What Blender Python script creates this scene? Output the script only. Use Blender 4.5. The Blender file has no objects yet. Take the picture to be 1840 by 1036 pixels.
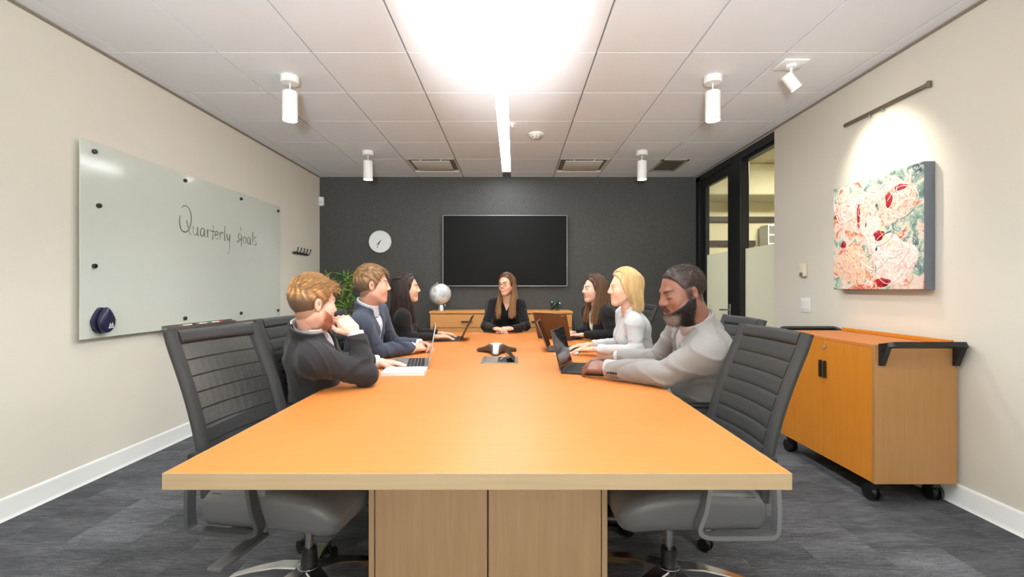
import bpy, bmesh, math, random
import numpy as np
from mathutils import Vector, Matrix

random.seed(7)
scene = bpy.context.scene
C = scene.collection
R = math.radians


def srgb(r, g, b):
    f = lambda c: (c / 255 / 12.92) if c <= 10 else ((c / 255 + 0.055) / 1.055) ** 2.4
    return (f(r), f(g), f(b), 1.0)


# ------------------------------------------------------------------ camera, world, large lights, exposure
cam_d = bpy.data.cameras.new('camera')
cam_d.sensor_width = 36.0
cam_d.lens = 16.24
cam_d.shift_x = -0.0022
cam_d.clip_start = 0.02
cam = bpy.data.objects.new('camera', cam_d)
C.objects.link(cam)
cam.location = (0, 0, 1.2)
cam.rotation_euler = (R(90), 0, 0)
scene.camera = cam

world = bpy.data.worlds.new('world')
scene.world = world
world.use_nodes = True
world.node_tree.nodes['Background'].inputs[0].default_value = (0.9, 0.95, 1.0, 1)
world.node_tree.nodes['Background'].inputs[1].default_value = 0.3

scene.view_settings.view_transform = 'Standard'
scene.view_settings.look = 'None'
scene.view_settings.gamma = 1.0
scene.view_settings.use_curve_mapping = False
scene.view_settings.exposure = 0.5

STRIP_L = 38.0      # radiance of the linear ceiling light
CEILING_FILL_W = 480.0
REAR_FILL_W = 420.0
POOL_FILL_W = 1700.0     # added spot for the bright pool on the ceiling
PENDANT_W = 26.0
SPOT_W = 36.0


def lamp(name, kind, loc, energy, color=(1, 1, 1), target=None, **kw):
    d = bpy.data.lights.new(name, kind)
    d.energy = energy
    d.color = color
    for k, v in kw.items():
        setattr(d, k, v)
    o = bpy.data.objects.new(name, d)
    C.objects.link(o)
    o.location = loc
    if target is not None:
        o.rotation_euler = (Vector(target) - Vector(loc)).to_track_quat('-Z', 'Y').to_euler()
    return o


# added spot behind the camera, makes the bright ceiling pool over the table
lamp('ceiling_pool_fill', 'SPOT', (-0.1, -0.55, 1.35), POOL_FILL_W, (0.96, 0.98, 1.0), target=(-0.1, 2.5, 2.716),
     spot_size=R(21), spot_blend=1.0, shadow_soft_size=0.08)
# added wide spot without a fixture, brightens the whole ceiling
lamp('ceiling_wide_fill', 'SPOT', (-0.1, -0.75, 1.3), CEILING_FILL_W, (0.88, 0.95, 1.0), target=(-0.1, 1.0, 2.716),
     spot_size=R(96), spot_blend=0.6, shadow_soft_size=0.15)

# added frontal fill, a spot bounced off the white wall behind the camera
lamp('rear_wall_fill', 'SPOT', (0.0, -0.35, 1.35), REAR_FILL_W, (0.97, 0.985, 1.0), target=(0.0, -1.69, 1.1),
     spot_size=R(120), spot_blend=0.7, shadow_soft_size=0.12)

# ------------------------------------------------------------------ helpers


def new_mat(name):
    m = bpy.data.materials.new(name)
    m.use_nodes = True
    nt = m.node_tree
    b = nt.nodes['Principled BSDF']
    return m, nt, b


def pm(name, col, rough=0.5, metal=0.0, var=0.06, vscale=6.0, bump=0.0, bscale=200.0, spec=None, coat=0.0, sheen=0.0,
       emit=None, estr=0.0, stretch=(1, 1, 1)):
    """plain procedural material: base colour with a little noise variation and an optional fine bump"""
    m, nt, b = new_mat(name)
    N, L = nt.nodes, nt.links
    tc = N.new('ShaderNodeTexCoord')
    mp = N.new('ShaderNodeMapping')
    mp.inputs['Scale'].default_value = stretch
    L.new(tc.outputs['Object'], mp.inputs['Vector'])
    nz = N.new('ShaderNodeTexNoise')
    nz.inputs['Scale'].default_value = vscale
    nz.inputs['Detail'].default_value = 4
    L.new(mp.outputs[0], nz.inputs['Vector'])
    mx = N.new('ShaderNodeMix')
    mx.data_type = 'RGBA'
    mx.inputs['A'].default_value = tuple(c * (1 - var) for c in col[:3]) + (1,)
    mx.inputs['B'].default_value = tuple(min(1, c * (1 + var)) for c in col[:3]) + (1,)
    L.new(nz.outputs['Fac'], mx.inputs['Factor'])
    L.new(mx.outputs['Result'], b.inputs['Base Color'])
    b.inputs['Roughness'].default_value = rough
    b.inputs['Metallic'].default_value = metal
    if spec is not None:
        b.inputs['Specular IOR Level'].default_value = spec
    b.inputs['Coat Weight'].default_value = coat
    b.inputs['Sheen Weight'].default_value = sheen
    if emit is not None:
        b.inputs['Emission Color'].default_value = emit
        b.inputs['Emission Strength'].default_value = estr
    if bump > 0:
        n2 = N.new('ShaderNodeTexNoise')
        n2.inputs['Scale'].default_value = bscale
        n2.inputs['Detail'].default_value = 3
        L.new(mp.outputs[0], n2.inputs['Vector'])
        bp = N.new('ShaderNodeBump')
        bp.inputs['Strength'].default_value = bump
        bp.inputs['Distance'].default_value = 0.004
        L.new(n2.outputs['Fac'], bp.inputs['Height'])
        L.new(bp.outputs[0], b.inputs['Normal'])
    return m


def wood(name, c1, c2, grain=(60, 3, 60), rough=0.38, coat=0.0):
    m, nt, b = new_mat(name)
    N, L = nt.nodes, nt.links
    tc = N.new('ShaderNodeTexCoord')
    mp = N.new('ShaderNodeMapping')
    mp.inputs['Scale'].default_value = grain
    L.new(tc.outputs['Object'], mp.inputs['Vector'])
    n1 = N.new('ShaderNodeTexNoise')
    n1.inputs['Scale'].default_value = 1.0
    n1.inputs['Detail'].default_value = 6
    n1.inputs['Roughness'].default_value = 0.65
    L.new(mp.outputs[0], n1.inputs['Vector'])
    n2 = N.new('ShaderNodeTexNoise')
    n2.inputs['Scale'].default_value = 2.2
    L.new(tc.outputs['Object'], n2.inputs['Vector'])
    ad = N.new('ShaderNodeMath')
    ad.operation = 'MULTIPLY_ADD'
    ad.inputs[1].default_value = 0.35
    L.new(n2.outputs['Fac'], ad.inputs[0])
    mul = N.new('ShaderNodeMath')
    mul.operation = 'MULTIPLY'
    mul.inputs[1].default_value = 0.65
    L.new(n1.outputs['Fac'], mul.inputs[0])
    L.new(mul.outputs[0], ad.inputs[2])
    cr = N.new('ShaderNodeValToRGB')
    cr.color_ramp.elements[0].position = 0.3
    cr.color_ramp.elements[0].color = c1
    cr.color_ramp.elements[1].position = 0.7
    cr.color_ramp.elements[1].color = c2
    L.new(ad.outputs[0], cr.inputs[0])
    L.new(cr.outputs[0], b.inputs['Base Color'])
    b.inputs['Roughness'].default_value = rough
    b.inputs['Coat Weight'].default_value = coat
    return m


def emat(name, col, strength):
    m, nt, b = new_mat(name)
    b.inputs['Base Color'].default_value = (0.8, 0.8, 0.8, 1)
    b.inputs['Emission Color'].default_value = col
    b.inputs['Emission Strength'].default_value = strength
    return m


def vcol_mat(name, rough=0.5, spec=0.4, sss=0.0, bump=0.0, bscale=300.0, stretch=(1, 1, 1), sheen=0.0):
    """material coloured by the mesh's own colour attribute with a fine noise"""
    m, nt, b = new_mat(name)
    N, L = nt.nodes, nt.links
    a = N.new('ShaderNodeVertexColor')
    a.layer_name = 'Col'
    L.new(a.outputs['Color'], b.inputs['Base Color'])
    b.inputs['Roughness'].default_value = rough
    b.inputs['Specular IOR Level'].default_value = spec
    b.inputs['Sheen Weight'].default_value = sheen
    if sss > 0:
        b.inputs['Subsurface Weight'].default_value = sss
        b.inputs['Subsurface Radius'].default_value = (0.012, 0.005, 0.003)
        b.inputs['Subsurface Scale'].default_value = 0.6
    tc = N.new('ShaderNodeTexCoord')
    mp = N.new('ShaderNodeMapping')
    mp.inputs['Scale'].default_value = stretch
    L.new(tc.outputs['Object'], mp.inputs['Vector'])
    nz = N.new('ShaderNodeTexNoise')
    nz.inputs['Scale'].default_value = bscale
    L.new(mp.outputs[0], nz.inputs['Vector'])
    bp = N.new('ShaderNodeBump')
    bp.inputs['Strength'].default_value = bump
    bp.inputs['Distance'].default_value = 0.003
    L.new(nz.outputs['Fac'], bp.inputs['Height'])
    L.new(bp.outputs[0], b.inputs['Normal'])
    return m


def B():
    return bmesh.new()


def box(bm, x0, x1, y0, y1, z0, z1, bev=0.0, seg=2, M=None):
    r = bmesh.ops.create_cube(bm, size=1.0)
    vs = r['verts']
    for v in vs:
        v.co = Vector(((x0 + x1) / 2 + v.co.x * (x1 - x0), (y0 + y1) / 2 + v.co.y * (y1 - y0), (z0 + z1) / 2 + v.co.z * (z1 - z0)))
    if bev > 0:
        es = list({e for v in vs for e in v.link_edges})
        rr = bmesh.ops.bevel(bm, geom=es, offset=bev, segments=seg, profile=0.5, affect='EDGES', clamp_overlap=True)
        vs = list({v for f in rr['faces'] for v in f.verts} | {v for v in vs if v.is_valid})
    if M is not None:
        for v in vs:
            v.co = M @ v.co
    return bm


def ring_frames(pts, closed=False):
    P = [Vector(p) for p in pts]
    n = len(P)
    T = []
    for i in range(n):
        if closed:
            t = P[(i + 1) % n] - P[i - 1]
        else:
            t = P[min(i + 1, n - 1)] - P[max(i - 1, 0)]
        T.append(t.normalized() if t.length > 1e-9 else Vector((0, 0, 1)))
    up = Vector((0, 0, 1)) if abs(T[0].z) < 0.9 else Vector((1, 0, 0))
    a = (up - T[0] * up.dot(T[0])).normalized()
    F = []
    for i in range(n):
        a = (a - T[i] * a.dot(T[i]))
        a = a.normalized() if a.length > 1e-6 else T[i].orthogonal().normalized()
        F.append((P[i], a, T[i].cross(a)))
    return F


def sweep(bm, pts, section, closed=False, caps=True):
    """sweep a list of (a, b) section points (or one list per point) along a path"""
    F = ring_frames(pts, closed)
    rings = []
    for i, (p, a, b) in enumerate(F):
        sec = section[i] if isinstance(section[0], list) else section
        rings.append([bm.verts.new(p + a * u + b * v) for u, v in sec])
    n = len(rings)
    k = len(rings[0])
    for i in range(n if closed else n - 1):
        r0, r1 = rings[i], rings[(i + 1) % n]
        for j in range(k):
            bm.faces.new((r0[j], r0[(j + 1) % k], r1[(j + 1) % k], r1[j]))
    if caps and not closed:
        bm.faces.new(list(reversed(rings[0])))
        bm.faces.new(rings[-1])
    return bm


def circ(r, n):
    return [(r * math.cos(2 * math.pi * i / n), r * math.sin(2 * math.pi * i / n)) for i in range(n)]


def tube(bm, pts, r, n=8, closed=False):
    if isinstance(r, (int, float)):
        return sweep(bm, pts, circ(r, n), closed)
    return sweep(bm, pts, [circ(max(x, 1e-4), n) for x in r], closed)


def cyl(bm, p0, p1, r0, r1=None, n=24):
    r1 = r0 if r1 is None else r1
    return sweep(bm, [p0, p1], [circ(r0, n), circ(r1, n)])


def lathe(bm, prof, n=32, M=None):
    """revolve (r, z) profile about z"""
    rings = []
    for r, z in prof:
        if r < 1e-6:
            co = Vector((0, 0, z))
            rings.append([bm.verts.new(M @ co if M else co)])
        else:
            ring = []
            for i in range(n):
                a = 2 * math.pi * i / n
                co = Vector((r * math.cos(a), r * math.sin(a), z))
                ring.append(bm.verts.new(M @ co if M else co))
            rings.append(ring)
    for A, Bq in zip(rings[:-1], rings[1:]):
        for i in range(n):
            j = (i + 1) % n
            if len(A) == 1 and len(Bq) == 1:
                continue
            if len(A) == 1:
                bm.faces.new((A[0], Bq[j], Bq[i]))
            elif len(Bq) == 1:
                bm.faces.new((A[i], A[j], Bq[0]))
            else:
                bm.faces.new((A[i], A[j], Bq[j], Bq[i]))
    for ring, rev in ((rings[0], True), (rings[-1], False)):
        if len(ring) > 1:
            bm.faces.new(list(reversed(ring)) if rev else ring)
    return bm


def prism(bm, poly, z0, z1, M=None):
    lo = [bm.verts.new((M @ Vector((x, y, z0))) if M else Vector((x, y, z0))) for x, y in poly]
    hi = [bm.verts.new((M @ Vector((x, y, z1))) if M else Vector((x, y, z1))) for x, y in poly]
    n = len(poly)
    bm.faces.new(list(reversed(lo)))
    bm.faces.new(hi)
    for i in range(n):
        bm.faces.new((lo[i], lo[(i + 1) % n], hi[(i + 1) % n], hi[i]))
    return bm


def link(name, me, parent=None, loc=None, rot=None):
    o = bpy.data.objects.new(name, me)
    C.objects.link(o)
    if parent is not None:
        o.parent = parent
    if loc is not None:
        o.location = loc
    if rot is not None:
        o.rotation_euler = rot
    return o


def ob(name, bm, mat, parent=None, loc=None, rot=None, angle=35):
    bmesh.ops.recalc_face_normals(bm, faces=bm.faces[:])
    me = bpy.data.meshes.new(name)
    bm.to_mesh(me)
    bm.free()
    me.materials.append(mat)
    me.polygons.foreach_set('use_smooth', [True] * len(me.polygons))
    try:
        me.set_sharp_from_angle(angle=R(angle))
    except Exception:
        pass
    return link(name, me, parent, loc, rot)


def tag(o, label, cat, group=None):
    o['label'] = label
    o['category'] = cat
    if group:
        o['group'] = group
    return o


def thing(name, label, cat, loc=(0, 0, 0), rz=0.0, group=None):
    o = link(name, None, loc=loc, rot=(0, 0, rz))
    o.empty_display_size = 0.1
    return tag(o, label, cat, group)


def struct(o, label=None):
    o['kind'] = 'structure'
    if label:
        o['label'] = label
    return o


def dup(root, loc, rz, label=None):
    r = root.copy()
    C.objects.link(r)
    r.location = loc
    r.rotation_euler = (0, 0, rz)
    if label:
        r['label'] = label
    for ch in list(root.children):
        c = ch.copy()
        C.objects.link(c)
        c.parent = r
        for g in ch.children:
            d = g.copy()
            C.objects.link(d)
            d.parent = c
    return r


def catmull(pts, n=6):
    P = [np.array(p, float) for p in pts]
    P = [2 * P[0] - P[1]] + P + [2 * P[-1] - P[-2]]
    out = []
    for i in range(1, len(P) - 2):
        for k in range(n):
            t = k / n
            a, b, c, d = P[i - 1], P[i], P[i + 1], P[i + 2]
            out.append(0.5 * ((2 * b) + (-a + c) * t + (2 * a - 5 * b + 4 * c - d) * t * t + (-a + 3 * b - 3 * c + d) * t ** 3))
    out.append(P[-2])
    return [tuple(p) for p in out]


# ------------------------------------------------------------------ materials
M_wall = pm('wall_paint', srgb(226, 221, 208), 0.85, var=0.015, bump=0.03, bscale=400)
M_base = pm('baseboard_white', srgb(226, 228, 226), 0.5, var=0.01)
M_white = pm('white_enamel', srgb(232, 231, 228), 0.45, var=0.01)
M_ctile = pm('ceiling_tile_white', srgb(220, 221, 222), 0.95, var=0.02, bump=0.06, bscale=500)
M_grid = pm('ceiling_grid_grey', srgb(150, 145, 138), 0.8, var=0.02)
M_plenum = pm('grid_backing_grey', srgb(120, 115, 108), 0.9, var=0.02)  # dark backing behind the ceiling tiles
M_trim = pm('angle_trim_bronze', srgb(150, 140, 126), 0.5, var=0.03)
M_black = pm('black_plastic', srgb(24, 24, 25), 0.45, var=0.05)
M_blackm = pm('black_metal', srgb(30, 31, 32), 0.38, metal=0.2, var=0.05)
M_rubber = pm('caster_black', srgb(20, 20, 21), 0.35, var=0.05)
M_chrome = pm('polished_aluminium', srgb(205, 205, 207), 0.18, metal=1.0, var=0.02)
M_silver = pm('brushed_silver', srgb(185, 186, 188), 0.35, metal=0.9, var=0.03)
M_frame = pm('door_frame_black', srgb(32, 33, 33), 0.4, metal=0.3, var=0.04)
M_tabletop = wood('maple_top', srgb(199, 119, 52), srgb(208, 130, 62), grain=(3, 70, 60), rough=0.48)
M_tabedge = wood('maple_edge', srgb(160, 138, 106), srgb(174, 152, 120), grain=(3, 50, 70), rough=0.45)
M_tabbase = wood('maple_base', srgb(164, 134, 100), srgb(184, 152, 116), grain=(60, 60, 3), rough=0.5)
M_credenza = wood('maple_credenza', srgb(206, 140, 72), srgb(220, 156, 88), grain=(4, 60, 60), rough=0.4)
M_cart = wood('cart_maple', srgb(200, 122, 34), srgb(214, 138, 46), grain=(60, 60, 3), rough=0.4)
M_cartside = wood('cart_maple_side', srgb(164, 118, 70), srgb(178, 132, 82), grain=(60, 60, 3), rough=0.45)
M_leather = pm('chair_leather_grey', srgb(92, 93, 95), 0.42, var=0.06, bump=0.08, bscale=350)
M_chairtrim = pm('chair_border_fabric', srgb(47, 48, 48), 0.7, var=0.08, bump=0.15, bscale=600)
M_armgrey = pm('chair_arm_grey', srgb(88, 90, 93), 0.35, metal=0.5, var=0.04)
# ------------------------------------------------------------------ the room
XL, XR, YB, YF, ZC = -2.65, 2.47, 6.29, -1.69, 2.716
YG = 4.39        # the drywall of the right wall ends here, glazing follows

# floor: slab with carpet planks laid side by side
bm = B(); box(bm, XL - .1, XR + .12, YF - .1, YB + .1, -.12, -.008)
floor = struct(ob('floor', bm, pm('floor_screed', srgb(50, 50, 52), 0.9)), 'dark grey streaked carpet planks laid in staggered rows')


def carpet():
    m, nt, b = new_mat('carpet_grey_streaked')
    N, L = nt.nodes, nt.links
    tc = N.new('ShaderNodeTexCoord')
    oi = N.new('ShaderNodeObjectInfo')
    off = N.new('ShaderNodeVectorMath'); off.operation = 'SCALE'; off.inputs[0].default_value = (37.0, 53.0, 11.0)
    L.new(oi.outputs['Random'], off.inputs['Scale'])
    add = N.new('ShaderNodeVectorMath'); add.operation = 'ADD'
    L.new(tc.outputs['Object'], add.inputs[0]); L.new(off.outputs[0], add.inputs[1])
    mp = N.new('ShaderNodeMapping'); mp.inputs['Scale'].default_value = (11, 300, 1)
    L.new(add.outputs[0], mp.inputs['Vector'])
    n1 = N.new('ShaderNodeTexNoise'); n1.inputs['Scale'].default_value = 1.0; n1.inputs['Detail'].default_value = 4; n1.inputs['Roughness'].default_value = 0.7
    L.new(mp.outputs[0], n1.inputs['Vector'])
    n2 = N.new('ShaderNodeTexNoise'); n2.inputs['Scale'].default_value = 520; n2.inputs['Detail'].default_value = 2
    L.new(add.outputs[0], n2.inputs['Vector'])
    mp3 = N.new('ShaderNodeMapping'); mp3.inputs['Scale'].default_value = (2.5, 9, 1)
    L.new(add.outputs[0], mp3.inputs['Vector'])
    n3 = N.new('ShaderNodeTexNoise'); n3.inputs['Scale'].default_value = 1.0; n3.inputs['Detail'].default_value = 3
    L.new(mp3.outputs[0], n3.inputs['Vector'])
    a1 = N.new('ShaderNodeMath'); a1.operation = 'MULTIPLY_ADD'; a1.inputs[1].default_value = 0.62
    L.new(n1.outputs['Fac'], a1.inputs[0])
    m2 = N.new('ShaderNodeMath'); m2.operation = 'MULTIPLY'; m2.inputs[1].default_value = 0.58
    L.new(n2.outputs['Fac'], m2.inputs[0]); L.new(m2.outputs[0], a1.inputs[2])
    a2 = N.new('ShaderNodeMath'); a2.operation = 'MULTIPLY_ADD'; a2.inputs[1].default_value = 0.26
    L.new(n3.outputs['Fac'], a2.inputs[0]); L.new(a1.outputs[0], a2.inputs[2])
    a3 = N.new('ShaderNodeMath'); a3.operation = 'MULTIPLY_ADD'; a3.inputs[1].default_value = 0.09
    L.new(oi.outputs['Random'], a3.inputs[0]); L.new(a2.outputs[0], a3.inputs[2])
    cr = N.new('ShaderNodeValToRGB')
    e = cr.color_ramp.elements
    e[0].position = 0.56; e[0].color = srgb(44, 45, 48)
    e[1].position = 1.08 if False else 1.0; e[1].color = srgb(146, 148, 154)
    el = e.new(0.78); el.color = srgb(88, 90, 94)
    L.new(a3.outputs[0], cr.inputs[0])
    L.new(cr.outputs[0], b.inputs['Base Color'])
    b.inputs['Roughness'].default_value = 0.95
    b.inputs['Specular IOR Level'].default_value = 0.1
    bp = N.new('ShaderNodeBump'); bp.inputs['Strength'].default_value = 0.5; bp.inputs['Distance'].default_value = 0.006
    L.new(a1.outputs[0], bp.inputs['Height']); L.new(bp.outputs[0], b.inputs['Normal'])
    return m


M_carpet = carpet()
PW, PL = 0.315, 1.0
plank_cache = {}


def plank(x0, x1, y0, y1):
    key = (round(x1 - x0, 3), round(y1 - y0, 3))
    if key not in plank_cache:
        b_ = B(); w, l = key
        box(b_, -w / 2 + .0002, w / 2 - .0002, -l / 2 + .0002, l / 2 - .0002, -.008, 0, 0.0006, 1)
        bmesh.ops.recalc_face_normals(b_, faces=b_.faces[:])
        me = bpy.data.meshes.new('carpet_plank'); b_.to_mesh(me); b_.free(); me.materials.append(M_carpet)
        plank_cache[key] = me
    return link('carpet_plank', plank_cache[key], floor, ((x0 + x1) / 2, (y0 + y1) / 2, 0))


x = 1.655 - 20 * PW
k = 0
while x < XR:
    x0, x1 = max(x, XL), min(x + PW, XR)
    if x1 - x0 > .02:
        y = 2.13 - 5 * PL + (0.0 if k % 2 == 0 else .5)
        while y < YB:
            y0, y1 = max(y, YF), min(y + PL, YB)
            if y1 - y0 > .02:
                plank(x0, x1, y0, y1)
            y += PL
    x += PW
    k += 1

# ceiling: dark backing, tiles with reveals, cross bars
bm = B(); box(bm, XL - .1, XR + .12, YF - .1, YB + .1, ZC + .018, ZC + .12)
ceiling = struct(ob('ceiling', bm, M_plenum), 'white suspended ceiling of square acoustic tiles')
SL0, SL1 = -0.155, -0.045     # slot of the linear light
XE = [(-2.65, -2.52), (-2.52, -1.91), (-1.91, -1.30), (-1.30, -.69), (-.69, SL0), (SL1, .53), (.53, 1.14), (1.14, 1.75), (1.75, 2.36), (2.36, 2.47)]
YE = [(6.02, 6.29)] + [(6.02 - .61 * (i + 1), 6.02 - .61 * i) for i in range(12)] + [(YF, 6.02 - .61 * 12)]
tile_cache = {}
for ci, (x0, x1) in enumerate(XE):
    for ri, (y0, y1) in enumerate(YE):
        if ri == 1 and ci in (3, 6):
            continue                        # the two square diffusers take these places
        gx, gy = .005, .0016
        a0 = x0 + (gx if ci > 0 and x0 != SL1 else .0); a1 = x1 - (gx if ci < len(XE) - 1 and x1 != SL0 else .0)
        key = (round(a1 - a0, 3), round(y1 - y0, 3))
        if key not in tile_cache:
            b_ = B(); box(b_, -key[0] / 2, key[0] / 2, -key[1] / 2 + gy, key[1] / 2 - gy, 0, .017, .002, 1)
            bmesh.ops.recalc_face_normals(b_, faces=b_.faces[:])
            me = bpy.data.meshes.new('ceiling_tile'); b_.to_mesh(me); b_.free(); me.materials.append(M_ctile)
            tile_cache[key] = me
        link('ceiling_tile', tile_cache[key], ceiling, ((a0 + a1) / 2, (y0 + y1) / 2, ZC))
for ri, (y0, y1) in enumerate(YE[1:-1]):
    bm = B(); box(bm, XL, SL0 - .002, -.004, .004, .006, .0175); box(bm, SL1 + .002, XR, -.004, .004, .006, .0175)
    ob('cross_bar', bm, M_grid, ceiling, (0, y1, ZC))

# walls
T = .1
bm = B(); box(bm, XL - T, XL, YF, YB, 0, ZC + .02)
struct(ob('wall_left', bm, M_wall), 'smooth warm white painted wall behind the glass board')


def felt():
    m, nt, b = new_mat('charcoal_wallcovering')
    N, L = nt.nodes, nt.links
    tc = N.new('ShaderNodeTexCoord')
    mp = N.new('ShaderNodeMapping'); mp.inputs['Scale'].default_value = (60, 1, 260)
    L.new(tc.outputs['Object'], mp.inputs['Vector'])
    n1 = N.new('ShaderNodeTexNoise'); n1.inputs['Scale'].default_value = 1; n1.inputs['Detail'].default_value = 5
    L.new(mp.outputs[0], n1.inputs['Vector'])
    cr = N.new('ShaderNodeValToRGB')
    cr.color_ramp.elements[0].position = .3; cr.color_ramp.elements[0].color = srgb(68, 69, 68)
    cr.color_ramp.elements[1].position = .75; cr.color_ramp.elements[1].color = srgb(97, 97, 94)
    L.new(n1.outputs['Fac'], cr.inputs[0]); L.new(cr.outputs[0], b.inputs['Base Color'])
    b.inputs['Roughness'].default_value = .95; b.inputs['Specular IOR Level'].default_value = .1
    bp = N.new('ShaderNodeBump'); bp.inputs['Strength'].default_value = .4; bp.inputs['Distance'].default_value = .003
    L.new(n1.outputs['Fac'], bp.inputs['Height']); L.new(bp.outputs[0], b.inputs['Normal'])
    return m


bm = B(); box(bm, XL - T, XR + T, YB, YB + T, 0, ZC + .02)
struct(ob('wall_back', bm, felt()), 'charcoal woven fabric covered wall behind the television')
bm = B(); box(bm, XL - T, XR + T, YF - T, YF, 0, ZC + .02)
struct(ob('wall_front', bm, M_wall), 'warm white wall behind the camera')
bm = B(); box(bm, XR, XR + T, YF, YG, 0, ZC + .02, .004, 2)
struct(ob('wall_right', bm, M_wall), 'warm white painted wall with the painting')


def skirting(name, pts):
    # profile (out from wall, up): a little cove foot and rounded top
    b_ = B()
    prof = [(0, 0), (.024, 0), (.018, .008), (.012, .02), (.011, .1), (.007, .112), (0, .115)]
    (xa, ya), (xb, yb), (nx, ny) = pts
    for (px, py) in ((xa, ya), (xb, yb)):
        pass
    r0 = [b_.verts.new((xa + nx * o, ya + ny * o, h)) for o, h in prof]
    r1 = [b_.verts.new((xb + nx * o, yb + ny * o, h)) for o, h in prof]
    n = len(prof)
    for i in range(n):
        b_.faces.new((r0[i], r0[(i + 1) % n], r1[(i + 1) % n], r1[i]))
    b_.faces.new(r0); b_.faces.new(list(reversed(r1)))
    return struct(ob(name, b_, M_base, angle=60))


skirting('baseboard_left', ((XL, YF), (XL, YB), (1, 0)))['label'] = 'white coved baseboard under the glass board'
skirting('baseboard_right', ((XR, YF), (XR, YG), (-1, 0)))['label'] = 'white coved baseboard along the painting wall'
skirting('baseboard_back', ((XL, YB), (XR, YB), (0, -1)))['label'] = 'white baseboard below the charcoal wall'
skirting('baseboard_front', ((XL, YF), (XR, YF), (0, 1)))['label'] = 'white baseboard behind the camera'
for i, (x0, x1) in enumerate(((XL, XL + .02), (XR - .02, XR))):
    bm = B(); box(bm, x0, x1, YF, YB, ZC - .007, ZC - .002); box(bm, x0 if i == 0 else x1 - .004, x0 + .004 if i == 0 else x1, YF, YB, ZC - .013, ZC - .002)
    struct(ob('trim_%d' % (i + 1), bm, M_trim), 'thin bronze angle trim where wall meets ceiling')

# ---- glazing on the right: sidelight and door
def glass_mat(name, tint, frost=False):
    m, nt, b = new_mat(name)
    N, L = nt.nodes, nt.links
    out = N['Material Output']
    N.remove(b)
    if frost:
        d = N.new('ShaderNodeBsdfDiffuse'); d.inputs[0].default_value = tint
        t = N.new('ShaderNodeBsdfTranslucent'); t.inputs[0].default_value = tint
        mx = N.new('ShaderNodeMixShader'); mx.inputs[0].default_value = .55
        L.new(d.outputs[0], mx.inputs[1]); L.new(t.outputs[0], mx.inputs[2])
        g = N.new('ShaderNodeBsdfGlossy'); g.inputs['Roughness'].default_value = .25
        nz = N.new('ShaderNodeTexNoise'); nz.inputs['Scale'].default_value = 300
        mr = N.new('ShaderNodeMapRange'); mr.inputs['To Min'].default_value = .02; mr.inputs['To Max'].default_value = .07
        L.new(nz.outputs['Fac'], mr.inputs[0])
        m2 = N.new('ShaderNodeMixShader'); L.new(mr.outputs[0], m2.inputs[0])
        L.new(mx.outputs[0], m2.inputs[1]); L.new(g.outputs[0], m2.inputs[2])
        L.new(m2.outputs[0], out.inputs[0])
    else:
        t = N.new('ShaderNodeBsdfTransparent'); t.inputs[0].default_value = tint
        g = N.new('ShaderNodeBsdfGlossy'); g.inputs['Roughness'].default_value = .01
        fr = N.new('ShaderNodeFresnel')
        ge = N.new('ShaderNodeNewGeometry'); mr = N.new('ShaderNodeMapRange'); mr.inputs['To Min'].default_value = 1.45; mr.inputs['To Max'].default_value = 1 / 1.45
        L.new(ge.outputs['Backfacing'], mr.inputs[0]); L.new(mr.outputs[0], fr.inputs[0])
        mx = N.new('ShaderNodeMixShader'); L.new(fr.outputs[0], mx.inputs[0])
        L.new(t.outputs[0], mx.inputs[1]); L.new(g.outputs[0], mx.inputs[2])
        L.new(mx.outputs[0], out.inputs[0])
    return m


M_glass = glass_mat('clear_glass', (.96, .97, .94, 1))
M_frost = glass_mat('frosted_film', srgb(230, 231, 220), True)
XG = XR + .055
win = struct(link('window_1', None, loc=(XG, 0, 0)), 'black framed glass sidelight with frosted lower half')
bm = B(); box(bm, -.055, .045, 5.05, 5.27, 0, 2.70, .006, 1)
ob('mullion', bm, M_frame, win)
bm = B(); box(bm, -.05, .045, YG, 5.05, 2.615, 2.70, .004, 1)
ob('head_rail', bm, M_frame, win)
bm = B(); box(bm, -.03, .045, YG, 5.05, 2.585, 2.615, .003, 1)
ob('glazing_bead', bm, M_frame, win)
bm = B(); box(bm, -.05, .045, YG, 5.05, 0, .08, .004, 1)
ob('sill_rail', bm, M_frame, win)
bm = B(); box(bm, .004, .012, YG - .02, 5.06, .07, 2.60)
ob('pane', bm, M_glass, win)
bm = B(); box(bm, .002, .0035, YG - .02, 5.05, .08, 1.635)
ob('frosted_film', bm, M_frost, win)
bm = B(); box(bm, -.05, .045, YG - .05, YB, 2.70, ZC + .02)
ob('header', bm, M_wall, win)

door = struct(link('door_1', None, loc=(XG, 0, 0)), 'black framed glass door with lever handle and frosted lower half')
bm = B(); box(bm, -.055, .045, 5.27, YB - .004, 2.625, 2.70, .004, 1); box(bm, -.055, .045, 6.17, YB - .004, 0, 2.70, .004, 1)
ob('door_frame', bm, M_frame, door)
bm = B(); box(bm, -.03, .02, 5.285, 5.40, .01, 2.615, .004, 1)
ob('lock_stile', bm, M_frame, door)
bm = B(); box(bm, -.03, .02, 6.02, 6.16, .01, 2.615, .004, 1)
ob('hinge_stile', bm, M_frame, door)
bm = B(); box(bm, -.03, .02, 5.40, 6.02, 2.52, 2.615, .004, 1)
ob('top_rail', bm, M_frame, door)
bm = B(); box(bm, -.03, .02, 5.40, 6.02, .01, .21, .004, 1)
ob('bottom_rail', bm, M_frame, door)
bm = B(); box(bm, -.009, -.001, 5.39, 6.03, .20, 2.53)
ob('pane', bm, M_glass, door)
bm = B(); box(bm, -.0115, -.0095, 5.40, 6.02, .21, 1.635)
ob('frosted_film', bm, M_frost, door)
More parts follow.
